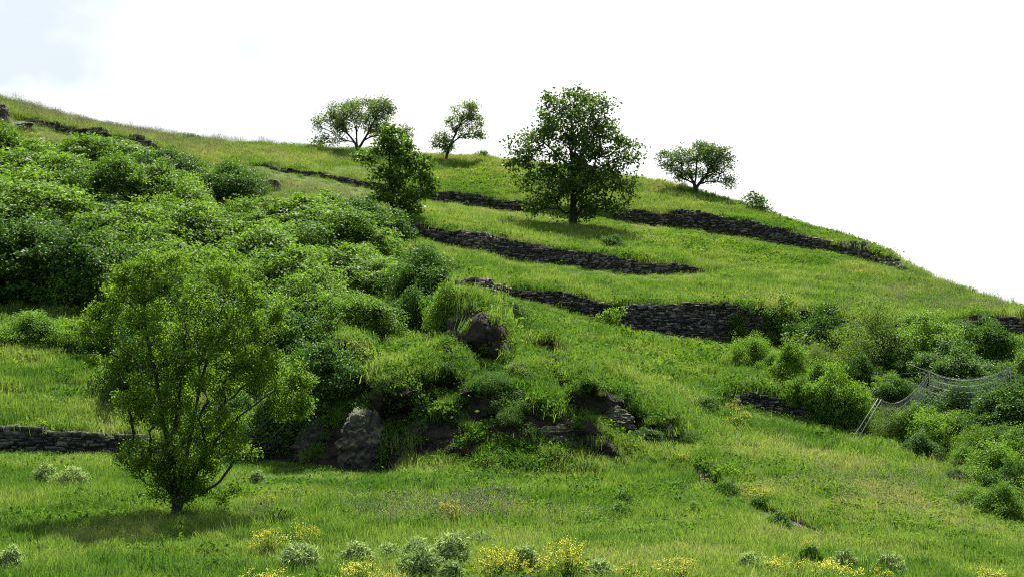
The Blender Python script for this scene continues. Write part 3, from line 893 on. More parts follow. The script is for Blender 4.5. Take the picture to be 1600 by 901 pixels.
KINDS = {
    'thicket': [bush_meshes('thicket', 200 + i, 32000, 0.047, 0.033, 26, whorl=18, up=0.55) for i in range(4)],
    'dome': [bush_meshes('dome', 220 + i, 20000, 0.050, 0.033, 30, thick=0.3, up=0.4, flat=0.68) for i in range(2)],
    'bright': [bush_meshes('bright', 230 + i, 19000, 0.046, 0.031, 20, whorl=10, up=0.5, thick=0.45, flat=0.68) for i in range(3)],
    'fine': [bush_meshes('fine', 240 + i, 18000, 0.038, 0.020, 22, up=0.3, thick=0.6, flat=0.75) for i in range(2)],
    'sparse': [bush_meshes('sparse', 250 + i, 1500, 0.13, 0.08, 9, up=0.4, thick=0.8, flat=0.8, stems=10) for i in range(2)],
}
KMAT = {'thicket': M_thicket, 'dome': M_darkbush, 'bright': M_brightbush, 'fine': M_greybush, 'sparse': M_oak}
PROTO = {}
NB = [0]
def bush(label, px, py, w, h, kind, group, rot=None, depth=1.0, mat=None, name='bush', cat='bush'):
    """foot at (px, py); w by h pixels."""
    NB[0] += 1
    rng = np.random.default_rng(900 + NB[0])
    p = at(px, py)
    s = scale_at(p)
    v = int(rng.integers(len(KINDS[kind])))
    mt = mat or KMAT[kind]
    fl = {'thicket': .62, 'dome': .68, 'bright': .68, 'fine': .75, 'sparse': .8}[kind]
    key = (kind, v, mt.name, name)
    if key in PROTO:
        o = copy_thing(PROTO[key], label, group)
    else:
        fm, sm_ = KINDS[kind][v]
        if len(fm.materials) and fm.materials[0] != mt:
            fm = fm.copy(); fm.materials.clear()
        o = thing(name, label, cat, group=group)
        obj('foliage', fm, mt, o); obj('stem', sm_, M_twig, o)
        PROTO[key] = o
    o['category'] = cat
    w, h = (w * 1.42, h * 1.30) if kind == 'thicket' and group == TG else (w * 1.2, h * 1.1) if kind == 'thicket' else (w * 1.28, h * 1.1) if kind == 'dome' else (w * 1.12, h * 1.08)
    sx = w * s / 2
    o.scale = (sx, sx * depth, h * s / (fl * 2 * 0.98))
    o.location = (p[0], p[1] + sx * 0.35 * depth, p[2] - 0.05)
    o.rotation_euler = (0, 0, rng.uniform(0, 6.28) if rot is None else rot)
    return o

TG = 'bushes of the dense thicket on the left slope'
rowsT = [
    ('leafy bush along the top edge of the left thicket, under the grass slope', [(-120, 255, 170, 60), (-40, 262, 160, 60), (40, 268, 150, 54), (118, 268, 140, 48), (192, 285, 120, 50)]),
    ('leafy bush in the second row from the top of the left thicket', [(-90, 320, 180, 70), (0, 322, 165, 68), (85, 322, 150, 66), (165, 330, 140, 62), (238, 335, 130, 58), (300, 345, 110, 54)]),
    ('leafy bush in the middle row of the left thicket', [(-60, 378, 180, 74), (40, 382, 170, 74), (130, 388, 150, 72), (215, 396, 150, 72), (300, 398, 140, 72), (385, 372, 130, 62), (455, 372, 130, 60)]),
    ('leafy bush on the lower middle slope of the left thicket', [(215, 452, 150, 76), (300, 458, 150, 78), (385, 440, 140, 76), (465, 425, 140, 70), (525, 412, 120, 60), (560, 436, 90, 50)]),
    ('leafy bush in the lowest row of the thicket, above the rocky slope', [(380, 505, 140, 78), (465, 478, 130, 66), (545, 470, 130, 66), (596, 474, 100, 54), (480, 520, 110, 74)]),
]
for lab, lst in rowsT:
    for (x, y, w, h) in lst:
        bush(lab, x + R.uniform(-14, 14), y + R.uniform(-13, 13), w * R.uniform(0.85, 1.2), (h + 6) * R.uniform(0.8, 1.3), 'thicket', TG)
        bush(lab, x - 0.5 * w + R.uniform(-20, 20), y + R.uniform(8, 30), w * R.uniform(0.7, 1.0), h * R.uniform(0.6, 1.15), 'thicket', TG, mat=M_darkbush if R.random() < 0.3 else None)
bush('bush under the jagged stone ledge with reddish twigs behind it', 262, 296, 100, 62, 'thicket', TG, mat=M_darkbush)
bush('dark dome-shaped bush at the top of the thicket, below the grass slope', 354, 312, 116, 66, 'dome', TG)
bush('dark rounded bush just below and left of the leaning dark tree', 568, 372, 118, 70, 'dome', TG)
bush('small leafy bush hiding the foot of the leaning dark tree', 510, 345, 90, 46, 'thicket', TG)
bush('tall rounded mound of bush at the right end of the thicket, below the wall', 664, 470, 128, 92, 'dome', TG)
bush('dark bush hanging down right below the rounded mound', 700, 505, 80, 74, 'dome', TG, mat=M_thicket)
bush('dark bush left of the craggy layered rock', 645, 530, 100, 88, 'dome', TG)
bush('rounded low bush in the thicket front, left of the dark bush by the rock', 562, 522, 116, 66, 'dome', TG, mat=M_thicket)
bush('small pale green bush on the rocky rim below the thicket', 596, 545, 96, 46, 'bright', 'shrubs of the rocky slope')
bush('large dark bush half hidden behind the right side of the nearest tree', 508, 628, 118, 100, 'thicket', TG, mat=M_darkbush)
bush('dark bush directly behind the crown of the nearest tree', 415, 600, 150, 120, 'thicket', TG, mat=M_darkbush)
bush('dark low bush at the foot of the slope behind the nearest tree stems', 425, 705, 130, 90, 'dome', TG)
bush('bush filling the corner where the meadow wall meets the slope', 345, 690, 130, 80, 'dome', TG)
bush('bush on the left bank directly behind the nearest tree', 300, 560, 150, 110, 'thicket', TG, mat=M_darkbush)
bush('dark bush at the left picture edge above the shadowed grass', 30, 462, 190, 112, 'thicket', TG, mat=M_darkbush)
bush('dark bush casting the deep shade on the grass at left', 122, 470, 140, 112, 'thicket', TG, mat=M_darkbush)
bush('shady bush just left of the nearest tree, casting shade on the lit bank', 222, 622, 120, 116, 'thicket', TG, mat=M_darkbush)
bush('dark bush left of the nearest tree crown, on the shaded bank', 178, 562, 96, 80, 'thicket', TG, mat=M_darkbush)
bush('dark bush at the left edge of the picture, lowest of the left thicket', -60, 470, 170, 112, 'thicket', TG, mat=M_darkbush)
bush('low light green shrub patch at the left edge, on the lit bank', 38, 540, 130, 58, 'bright', 'low shrubs on the left bank')
bush('low shrub between the lit patch and the nearest tree', 115, 548, 90, 46, 'bright', 'low shrubs on the left bank')
bush('lowest shrub at the very left edge of the lit bank', -40, 552, 120, 52, 'bright', 'low shrubs on the left bank')
# gully shrubs
GS = 'shrubs of the rocky slope'
bush('low dark cushion shrub under the crumbling wall stub', 788, 492, 70, 30, 'dome', GS)
bush('yellowish green shrub in the gully left of the earth scar', 812, 600, 70, 38, 'bright', GS, mat=M_greybush)
bush('twiggy shrub growing from the rock face right of the upright boulder', 662, 660, 56, 52, 'sparse', GS, mat=M_brightbush)
bush('bright weedy shrub at the right foot of the upright boulder', 598, 732, 46, 62, 'sparse', GS, mat=M_brightbush)
bush('small shrub filling the gap between the two middle terrace walls', 955, 512, 50, 44, 'sparse', GS, mat=M_brightbush)
bush('olive scrub at the foot of the slope right of the upright boulder', 690, 745, 90, 30, 'fine', GS)
bush('olive scrub beside the meadow edge below the dark gully', 780, 742, 90, 30, 'fine', GS)
bush('low shrub on the grass ridge above the long dark rock face', 800, 640, 90, 36, 'fine', GS, mat=M_darkbush)
bush('shrub at the right end of the big tree shadow', 960, 388, 44, 26, 'dome', GS)
for x, y, w, h, k in ((445, 640, 80, 50, 'dome'), (610, 590, 60, 30, 'fine'), (700, 640, 60, 40, 'sparse'), (800, 672, 60, 30, 'fine'), 
                      (770, 610, 70, 36, 'fine'), (705, 585, 60, 36, 'dome'), (985, 640, 50, 26, 'fine'), (1010, 690, 60, 30, 'dome'), 
                      (610, 680, 40, 40, 'sparse'), (1080, 690, 60, 30, 'fine'), (1100, 650, 60, 28, 'dome'), (1060, 640, 50, 26, 'fine'), (860, 580, 60, 30, 'dome'), (820, 545, 60, 34, 'fine')):
    bush('low dark scrub bush on the rocky bank', x, y, w, h, k, 'dark scrub of the rocky bank', mat=M_darkbush)
# right-hand bushes
RG = 'bushes of the right slope'
bush('round bright bush standing alone in front of the tallest wall', 1184, 574, 78, 66, 'bright', RG)
bush('leafy shrub climbing the tallest wall, left of its gap', 1166, 526, 74, 70, 'thicket', RG)
bush('upright shrub against the tallest wall, right of the leafy climber', 1228, 530, 84, 76, 'thicket', RG)
bush('dark shrub against the far end of the tallest wall', 1288, 552, 96, 80, 'dome', RG)
bush('pale leafy bush right below the round bright bush', 1238, 606, 84, 76, 'bright', RG)
bush('greyish bush between the pale bush and the tallest wall', 1275, 580, 70, 52, 'fine', RG)
bush('biggest light green bush, left of the net poles', 1308, 664, 92, 100, 'thicket', RG, mat=M_brightbush)
bush('grey-green feathery bush in front of the wall end, tallest of the upper right', 1370, 592, 136, 132, 'fine', RG)
bush('dark bush right of the feathery bush, above the net', 1450, 588, 116, 108, 'thicket', RG)
bush('light green bush near the skyline wall, above the net', 1490, 560, 90, 60, 'bright', RG)
bush('dark rounded bush at upper right, below the skyline wall', 1556, 584, 88, 88, 'dome', RG)
bush('dark bush behind the middle of the net', 1505, 612, 110, 74, 'thicket', RG, mat=M_darkbush)
bush('small pale bush in the dark hollow left of the net', 1396, 625, 70, 44, 'bright', RG)
bush('bush at the right picture edge above the net post', 1616, 610, 80, 70, 'thicket', RG)
bush('dark bush filling the hollow below the right end of the net', 1590, 690, 130, 90, 'dome', RG)
bush('dark bush in the hollow under the net centre', 1510, 672, 110, 74, 'dome', RG)
bush('brightest rounded bush in front of the net', 1474, 708, 104, 76, 'bright', RG)
bush('greyish bush right of the net poles, in front of the net', 1400, 700, 90, 68, 'fine', RG)
bush('mixed green bush right of the brightest rounded bush', 1540, 724, 90, 72, 'fine', RG, mat=M_thicket)
bush('large light bush at the lower right picture edge', 1560, 776, 130, 92, 'bright', RG)
bush('pale bush at the right edge behind the large light bush', 1610, 740, 110, 76, 'bright', RG)
bush('lowest bush at the right picture edge', 1625, 800, 100, 80, 'bright', RG)
bush('small bush at the lower left toe of the large light bush', 1510, 742, 70, 48, 'bright', RG)
bush('bush beyond the right picture edge above the lowest bush', 1720, 830, 160, 100, 'bright', RG)
for x, y, w, h, k in ((1255, 640, 70, 50, 'bright'), (1285, 630, 90, 70, 'bright'), (1300, 672, 80, 70, 'thicket'), (1390, 590, 90, 80, 'thicket'), (1400, 640, 80, 60, 'thicket'), (1480, 600, 110, 70, 'thicket'), (1580, 640, 90, 80, 'thicket'), (1560, 700, 100, 80, 'thicket'), (1250, 530, 60, 50, 'thicket'), (1310, 530, 60, 50, 'thicket'), (1435, 700, 80, 70, 'bright'), (1590, 790, 90, 80, 'thicket'), (1500, 760, 50, 34, 'thicket'), (1350, 610, 60, 60, 'thicket'), (1425, 600, 70, 60, 'thicket'), (1420, 560, 80, 60, 'bright'), (1540, 560, 70, 50, 'bright'), (1520, 590, 80, 60, 'thicket'),
                      (1440, 725, 70, 50, 'thicket'), (1500, 700, 80, 60, 'bright'), (1575, 720, 80, 60, 'thicket'), (1610, 680, 80, 70, 'thicket'), (1550, 655, 90, 70, 'thicket'), (1470, 640, 70, 50, 'thicket'), (1260, 560, 70, 50, 'sparse'),
                      (1330, 560, 70, 60, 'thicket'), (1210, 585, 60, 40, 'bright'), (1575, 815, 90, 60, 'bright'), (1530, 800, 70, 50, 'bright'), (1545, 520, 60, 30, 'thicket'), (1590, 560, 60, 46, 'bright')):
    bush('smaller shrub wedged between the larger bushes of the right slope', x, y, w, h, k, RG, mat=M_darkbush if k == 'thicket' else None)  # darker leaves on the thicket fillers imitate the shade in the hollows
bush('light green bush sprawling over the far wall top, above the feathery bush', 1440, 534, 90, 46, 'bright', RG)
bush('dark bush below the far wall, between the sprawling and the rounded bush', 1500, 536, 80, 40, 'thicket', RG, mat=M_darkbush)
# skyline shrublets
SG = 'little shrubs on the skyline'
bush('tiny shrub alone on the left skyline', 298, 219, 26, 17, 'sparse', SG)
bush('tiny shrub on the skyline between slim tree and big tree', 754, 248, 34, 17, 'sparse', SG)
bush('larger ragged shrub on the skyline right of the flat-topped tree', 1176, 333, 62, 40, 'sparse', SG)
bush('low ragged shrub trailing down the skyline from the larger one', 1208, 342, 34, 16, 'sparse', SG)
for x, y, w, h, k in ((1155, 326, 30, 18, 'sparse'), (1192, 338, 40, 26, 'sparse'), (1228, 350, 30, 14, 'bright'), (1262, 359, 30, 12, 'bright'), (1290, 366, 30, 12, 'sparse'), (1345, 386, 30, 14, 'bright'), (1372, 398, 24, 10, 'sparse')):
    bush('low ragged tuft in the line of scrub trailing down the right skyline', x, y, w, h, k, 'scrub trailing down the right skyline')
bush('small shrub on the steep right skyline', 1312, 371, 40, 16, 'sparse', SG)
bush('small dark shrub in the grass below the tiny skyline shrub', 757, 258, 18, 9, 'dome', SG)
bush('small dark shrub on top of the thin wall', 767, 322, 26, 18, 'dome', SG)
bush('small bright shrub on the skyline grass left of the wide tree', 484, 236, 34, 12, 'bright', SG)

# ------------------------------------------------------------------ rockfall net
def net():
    r = thing('rockfall_net', 'grey wire rockfall net on poles strung between the right-hand bushes', 'net', at(1335, 680))
    r0 = np.array(r.location)
    M_st = plain('galvanised_steel', (0.17, 0.185, 0.19), 0.8, 0.0)
    M_wire = plain('net_wire', (0.24, 0.26, 0.28), 0.6, 0.3)
    D1, D2, D3 = 42.6, 42.8, 40.8
    T1, T2, T3 = ray_pt(1372, 622, D1), ray_pt(1452, 579, D2), ray_pt(1578, 573, D3)
    B1, B1b = at(1326, 687) - [0, 0, .1], at(1335, 688) - [0, 0, .1]
    B2 = T2 + [0, -0.1, -2.0]; B3 = T3 + [0.1, -0.1, -2.1]
    for b, t in ((B1, T1), (B1b, T1 + [0.10, 0, -.02]), (B2, T2), (B3, T3)):
        obj('pole', tube_mesh('pole', [(np.array([b, (b + t) / 2, t]) - r0, [0.015, 0.014, 0.013])], 8), M_st, r)
    def sag(a, b, d, n=24):
        t = np.linspace(0, 1, n)[:, None]
        return a * (1 - t) + b * t - np.array([0, 0, 1.0]) * 4 * d * t * (1 - t)
    c1, c2 = sag(T1 + [.1, 0, -.05], T2, 0.42), sag(T2, T3, 0.30)
    for c in (c1, c2):
        obj('top_cable', tube_mesh('top_cable', [(c - r0, 0.0065)], 5), M_st, r)
    for a, b in ((T2, ray_pt(1421, 568, 44.5)), (T3, ray_pt(1596, 564, 42)), (T1, ray_pt(1360, 623, 44.5)), (T2, ray_pt(1365, 586, 47)), (T3, ray_pt(1462, 562, 50))):
        rr = 0.005 if np.linalg.norm(a - b) < 2 else 0.003
        obj('stay_cable', tube_mesh('stay_cable', [(sag(a, b, 0.02, 8) - r0, rr)], 5), M_st, r)
    for c, dep, sd_ in ((c1, 1.75, 1), (c2, 1.9, 2)):
        # net cloth hanging from the cable, bellying towards the slope
        nu, nv = 60, 20
        q = np.linspace(0, 1, nu); ti = np.linspace(0, 1, len(c))
        topc = np.stack([np.interp(q, ti, c[:, k]) for k in range(3)], 1)
        v = np.linspace(0, 1, nv)
        G = topc[None] + np.zeros((nv, 1, 1))
        G[..., 2] -= dep * v[:, None]
        G[..., 1] += (0.5 * np.sin(v * 2.4) * (1 + 0.2 * np.sin(q[None].T * 5).T))[:, None] if False else 0.45 * np.sin(v * 2.4)[:, None]
        G += 0.05 * np.stack([noise3(G[..., 0] * 1.3, G[..., 2] * 1.3, k * 9.0, sd_) for k in range(3)], -1)
        paths = []
        for j in range(0, nv, 2): paths.append((G[j] - r0, 0.0036))
        for off in range(-nv, nu, 1):
            i = np.arange(nv)
            for sgn in (1, -1):
                u = off + i if sgn == 1 else off + nv - i
                ok = (u >= 0) & (u < nu)
                if ok.sum() > 1: paths.append((G[i[ok], u[ok]] - r0, 0.0019))
        obj('wire_mesh', tube_mesh('wire_mesh', paths, 3), M_wire, r)
net()

# ------------------------------------------------------------------ flowering plants and pale mounds of the meadow
M_yel = plain('yellow_petals', (0.50, 0.51, 0.05), 0.6, 0, 20, 0.15)
M_stemg = leafmat('flower_stem', (0.05, 0.09, 0.02), (0.10, 0.16, 0.03), YG, 0.3, 0.5, 0.3)
M_silver = leafmat('silver_leaf', (0.085, 0.16, 0.04), (0.33, 0.42, 0.16), (1.1, 1.15, 0.8), 0.35, 0.5, 0.35)
def woad(seed, ns=26, dens=34):
    rng = np.random.default_rng(seed)
    paths, FP, LP = [], [], []
    for k in range(ns):
        b = rng.normal(0, 0.08, 3) * [1, 1, 0]
        a = rng.uniform(0, 6.28); sp = rng.uniform(0.05, 0.42)
        tp = b + [math.cos(a) * sp, math.sin(a) * sp, rng.uniform(0.62, 1.0) - sp * 0.4]
        t = np.linspace(0, 1, 5)[:, None]
        mid = b * 0.6 + tp * 0.4 + [0, 0, 0.1]
        c = (1 - t) ** 2 * b + 2 * t * (1 - t) * mid + t * t * tp
        paths.append((c, np.linspace(0.006, 0.003, 5)))
        for j in range(5):
            e = tp + np.array([rng.normal(0, 0.07), rng.normal(0, 0.07), rng.uniform(-0.22, 0.06)])
            paths.append((np.array([tp * 0.7 + mid * 0.3, e]), [0.003, 0.002]))
            FP.append(e + rng.normal(0, 0.030, (dens // 5, 3)))
        LP.append(c[1:3].repeat(3, 0) + rng.normal(0, 0.03, (6, 3)))
    FP, LP = np.concatenate(FP), np.concatenate(LP)
    # small four-petal heads as little crossed faces
    V, Q = leaf_arrays(FP, 0.021, 0.019, rng, up=0.4)
    V2, Q2 = leaf_arrays(FP, 0.021, 0.019, rng, up=0.1)
    fm = mesh_np('flowers', np.concatenate([V, V2]), [np.concatenate([Q, Q2 + len(V)])])
    return fm, tube_mesh('stems', paths, 3), leaf_mesh('leaves', LP, 0.12, 0.03, rng, up=0.3)
WOAD = [woad(500, 30, 60), woad(501, 22, 50), woad(502, 16, 40)]
def yellow(label, px, py, h, v, w=1.0):
    p = at(px, py); s = scale_at(p)
    f, st, lf = WOAD[v]
    o = thing('yellow_flower_plant', label, 'flower', p, 'yellow flowering plants')
    obj('flower_heads', f, M_yel, o); obj('stem', st, M_stemg, o); obj('leaves', lf, M_stemg, o)
    k = h * s / 0.9
    o.scale = (k * w, k * w, k)
    o.rotation_euler = (0, 0, R.uniform(0, 6.28))
for a in (
    ('tallest full yellow flowering plant at the bottom, right of the pale mounds', 887, 908, 66, 0, 1.15),
    ('yellow flowering plant at the bottom, among the pale mounds', 780, 908, 58, 0, 1.2),
    ('low yellow flowers in front of the pale mound at bottom, left of centre', 562, 925, 46, 1, 1.5),
    ('loose yellow flowering plant right of the nearest tree, lower left one of a pair', 420, 872, 46, 1, 1.2),
    ('loose yellow flowering plant right of the nearest tree, upper right one of a pair', 468, 860, 44, 2, 1.3),
    ('small yellow flowering plant in grass close right of the nearest tree stem', 416, 796, 30, 2, 1.1),
    ('yellow flowering plant alone in the middle of the meadow', 707, 822, 42, 1, 1.1),
    ('bright yellow flowering plant on the upper end of the earth scar path', 1070, 730, 24, 1, 1.2),
    ('pale yellow flowering clump beside the path on the right meadow', 1190, 790, 28, 1, 1.4),
    ('yellow flowers behind the dark green tuft at lower right', 1268, 872, 34, 2, 1.1),
    ('broad yellow flower patch at the bottom edge, below the dark green tuft', 1295, 915, 40, 0, 1.9),
    ('yellow flower patch at the bottom edge, left of the dark green tuft', 1220, 915, 42, 1, 1.6),
    ('yellow flowers at the bottom edge under the middle of the meadow', 1062, 920, 42, 1, 1.5),
    ('yellow flowers cut off by the bottom edge, below the nearest tree', 430, 935, 44, 1, 1.5),
    ('yellow flowers cut off by the bottom edge, left of the low patch', 385, 935, 42, 2, 1.5),
    ('pale yellow flowering weeds on the slope left of the short ruined wall', 1152, 676, 34, 2, 1.3),
    ('yellow flowers at the bottom edge near the right corner', 1545, 925, 40, 1, 1.4),
    ('small yellow weed on the slope right of the craggy rock', 970, 552, 16, 1, 1.3),
    ('small yellow weed above the wall shadow, right of the first yellow weed', 1080, 560, 16, 1, 1.3),
    ('thin yellow flowering stems between the tallest plant and the pale mounds', 835, 915, 34, 2, 1.3),
    ('thin yellow flowers left of the middle bottom patch', 985, 925, 40, 2, 1.2),
    ('thin yellow flowers at the bottom edge right of the broad patch', 1370, 918, 34, 2, 1.5),
    ('pale yellow weed alone on the right slope above the path', 1150, 650, 22, 2, 1.3),
    ('thin yellow flowers at the bottom edge, between the low patch and the largest pale mound', 610, 925, 40, 2, 1.3),
):
    yellow(*a)

def mound(label, px, py, w, h, seed, mat=M_silver, n=4200, group='pale mounds of drooping leaves in the meadow', name='pale_plant', cat='plant'):
    rng = np.random.default_rng(seed)
    p = at(px, py); s = scale_at(p)
    a = rng.uniform(0, 6.28, n); e = np.arcsin(rng.random(n) ** 0.75)
    d = np.stack([np.cos(a) * np.cos(e), np.sin(a) * np.cos(e), np.sin(e)], 1)
    rad = (0.62 + 0.38 * rng.random(n)) * (1 + 0.25 * fbm(d[:, 0] * 2, d[:, 1] * 2, d[:, 2] * 2 + seed, 3, seed))
    P = d * rad[:, None] * [w * s * 0.55, w * s * 0.55, h * s * 1.35]
    out = norm(d * [1, 1, 0.4] + [0, 0, -0.1])
    m = leaf_mesh('pale_plant', P, 0.085, 0.018, rng, up=0.35, out=out * 2.0, droop=0.5)
    return tag(obj(name, m, mat, loc=p), label, cat, group)
for i, a in enumerate((
    ('pale mound left of the nearest tree, left one of the two', 73, 762, 44, 26), ('pale mound left of the nearest tree, right one of the two', 110, 768, 56, 26),
    ('small round pale plant right of the nearest tree, at the meadow back', 402, 758, 20, 18), ('pale plant at the bottom left picture corner', 14, 905, 44, 32),
    ('large pale mound below the pair of loose yellow plants', 470, 892, 60, 38), ('pale mound behind the low yellow flowers', 558, 888, 54, 30),
    ('largest pale mound, lower left of the group at the bottom', 660, 905, 64, 38), ('pale mound at the back of the bottom group', 704, 884, 58, 36),
    ('low pale mound at the bottom, right of the largest one', 705, 908, 40, 26), ('pale plant touching the right side of the yellow flowers among the mounds', 822, 898, 40, 36),
    ('small pale plant behind the largest mound', 652, 872, 40, 22), ('low pale plant between the bottom mounds and the loose yellow plants', 604, 878, 44, 20), ('pale plant behind the broad yellow patch at lower right', 1320, 892, 40, 24), ('pale plant left of the yellow patch at the bottom edge, lower right', 1175, 902, 50, 24), ('pale plant at the bottom right of the tallest yellow plant', 938, 905, 44, 20), ('faint pale tuft in mid meadow right of the lone yellow plant', 752, 850, 40, 14), ('faint pale plant at the bottom edge in the right meadow', 1392, 902, 44, 28),
)):
    mound(*a, seed=700 + i)
M_dtuft = leafmat('dark_tuft', (0.046, 0.110, 0.020), (0.100, 0.185, 0.036), YG, 0.35, 0.45, 0.4)
mound('dark green bushy tuft at lower right, in front of yellow flowers', 1267, 888, 34, 30, 740, M_dtuft)
for i, (x, y, w, h) in enumerate(((972, 790, 36, 20), (965, 806, 46, 18), (1135, 778, 44, 20), (1185, 796, 24, 14), (1218, 822, 36, 18), (1060, 768, 36, 12), (330, 775, 40, 18), (345, 778, 26, 14))):
    mound(('dark weed clump in the right meadow below the slope', 'dark weed clump at the foot of the nearest tree')[i > 5], x, y, w, h, 750 + i, M_dtuft, 1500,
          ('dark weed clumps in the right meadow', 'weeds at the nearest tree foot')[i > 5], 'weed_clump', 'plant')

# ------------------------------------------------------------------ grass
LIB = bpy.data.collections.new('grass_tufts')            # sources of the scattered tufts; never linked to the scene
def tuft(name, seed, n, rad, h0, h1, w, mat, lean=0.5, head=0.0, headmat=None):
    rng = np.random.default_rng(seed)
    b = np.stack([rng.normal(0, rad * 0.5, n), rng.normal(0, rad * 0.5, n), np.zeros(n)], 1)
    a = rng.uniform(0, 6.28, n)
    d = np.stack([np.cos(a), np.sin(a), np.zeros(n)], 1)
    h = rng.uniform(h0, h1, n)
    l = rng.uniform(0.05, lean, n) * h
    sdir = np.stack([-np.sin(a + rng.normal(0, .6, n)), np.cos(a + rng.normal(0, .6, n)), np.zeros(n)], 1)
    ww = w * rng.uniform(0.6, 1.3, n)
    V = np.stack([b - sdir * ww[:, None] / 2 - [0, 0, 0.05], b + sdir * ww[:, None] / 2 - [0, 0, 0.05],
                  b + d * (l * 0.3)[:, None] + [0, 0, 1] * (h * 0.58)[:, None] - sdir * ww[:, None] * 0.42, b + d * (l * 0.3)[:, None] + [0, 0, 1] * (h * 0.58)[:, None] + sdir * ww[:, None] * 0.42,
                  b + d * l[:, None] + [0, 0, 1] * (h * (1 - 0.25 * (l / h)))[:, None]], 1)
    i = np.arange(n)[:, None] * 5
    me = mesh_np(name, V.reshape(-1, 3), [i + [0, 1, 3, 2], i + [2, 3, 4]])
    me.materials.append(mat)
    if head:
        T = V[:, 4]
        m = len(T)
        HP = T.repeat(9, 0) + rng.normal(0, head, (m * 9, 3)) * [0.35, 0.35, 1.6]
        V2, Q2 = leaf_arrays(HP, head * 1.1, head * 0.35, rng, up=-0.2)
        me2 = mesh_np(name, np.concatenate([V.reshape(-1, 3), V2]), [i + [0, 1, 3, 2], i + [2, 3, 4], Q2 + 5 * n])
        me2.materials.append(mat); me2.materials.append(headmat)
        mi = np.zeros(len(me2.polygons), np.int32); mi[2 * n:] = 1
        me2.polygons.foreach_set('material_index', mi)
        me = me2
    o = bpy.data.objects.new(name, me)
    tag(o, kind='stuff')
    LIB.objects.link(o)
    return o
def weed(name, seed, n, rad, h, L, Wd, mat):
    rng = np.random.default_rng(seed)
    P = np.stack([rng.normal(0, rad, n), rng.normal(0, rad, n), rng.uniform(0.02, h, n)], 1)
    V, Q = leaf_arrays(P, L, Wd, rng, up=0.6)
    me = mesh_np(name, V, [Q]); me.materials.append(mat)
    o = bpy.data.objects.new(name, me); tag(o, kind='stuff'); LIB.objects.link(o)
    return o

def grassmat(name, stops, trans=(1.3, 1.25, 0.5), tfac=0.45, rough=0.5, spec=0.3):
    m = leafmat(name, (0, 0, 0), (1, 1, 1), trans, tfac, rough, spec, 0.30, inst=True)
    r = [n for n in m.node_tree.nodes if n.type == 'VALTORGB'][0].color_ramp
    r.elements[0].position = stops[0][0]; r.elements[0].color = (*stops[0][1], 1)
    r.elements[1].position = stops[-1][0]; r.elements[1].color = (*stops[-1][1], 1)
    for p_, c_ in stops[1:-1]:
        e = r.elements.new(p_); e.color = (*c_, 1)
    return m
M_grass = grassmat('grass_blade', [(0.0, (0.044, 0.112, 0.022)), (0.4, (0.114, 0.198, 0.048)), (0.7, (0.165, 0.230, 0.086)), (1.0, (0.205, 0.215, 0.125))])
M_seed = plain('grass_seed_heads', (0.21, 0.205, 0.13), 0.9, 0, 30, 0.2)
M_weed = grassmat('weed_leaf', [(0.0, (0.030, 0.085, 0.014)), (0.6, (0.075, 0.150, 0.020)), (1.0, (0.13, 0.19, 0.05))], rough=0.6, spec=0.2)
M_white = plain('white_petals', (0.75, 0.76, 0.70), 0.7, 0, 20, 0.1)

T_near = [tuft('near_tuft', 300 + i, 95, 0.20, 0.06, 0.23, 0.0075, M_grass, 0.7) for i in range(4)]
T_mid = [tuft('mid_tuft', 310 + i, 84, 0.36, 0.08, 0.27, 0.011, M_grass, 0.7) for i in range(4)]
T_far = [tuft('far_tuft', 320 + i, 120, 0.55, 0.06, 0.22, 0.013, M_grass, 0.7) for i in range(4)]
T_dry = [tuft('dry_tuft', 330 + i, 26, 0.35, 0.25, 0.55, 0.006, M_grass, 0.35, 0.03, M_seed) for i in range(3)]
T_weed = [weed('weed_tuft', 340 + i, 70, 0.16, 0.24, 0.085, 0.05, M_weed) for i in range(3)]
T_cover = [weed('cover_tuft', 350 + i, 80, 0.30, 0.28, 0.15, 0.10, M_weed) for i in range(3)]
T_long = [tuft('long_tuft', 360 + i, 80, 0.24, 0.22, 0.50, 0.014, M_grass, 0.9) for i in range(3)]
ALL = sorted(LIB.objects, key=lambda o: o.name)
IDX = {o.name: i for i, o in enumerate(ALL)}

# cells of the hillside sheet, for scattering
CA = TP[:-1, :-1]; CB = TP[:-1, 1:]; CD = TP[1:, :-1]; CC = TP[1:, 1:]
CN = np.cross(CB - CA, CD - CA)
CAREA = np.linalg.norm(CN, axis=-1)
CPX = (TPX[:-1, :-1] + TPX[1:, 1:]) / 2; CPY = (TPY[:-1, :-1] + TPY[1:, :-1]) / 2; CDD = TD[:-1, :-1]
def wallcell():
    m = np.zeros(CAREA.shape, bool)
    for nm, h in (('G1', H1), ('G2', H2), ('G3', H3), ('G4', H4), ('G5', H5)):
        m[ROWIDX[nm]:ROWIDX[nm + 't'], :] |= (h[:-1] > 3)[None, :]
    return m
WALLC = wallcell()
VIS = ((CPX > -330) & (CPX < 1950) & (np.arange(CAREA.shape[0])[:, None] < ROWIDX['G6'] + 4)).astype(float)
ROCKY = np.clip(sum(blob(CPX, CPY, cx, cy, rx, ry) for cx, cy, rx, ry in ((563, 690, 40, 50), (487, 690, 45, 42), (735, 525, 44, 38), (622, 615, 44, 26), (668, 660, 34, 32), (752, 625, 44, 28), (893, 675, 60, 26), (955, 640, 52, 24))), 0, 1)

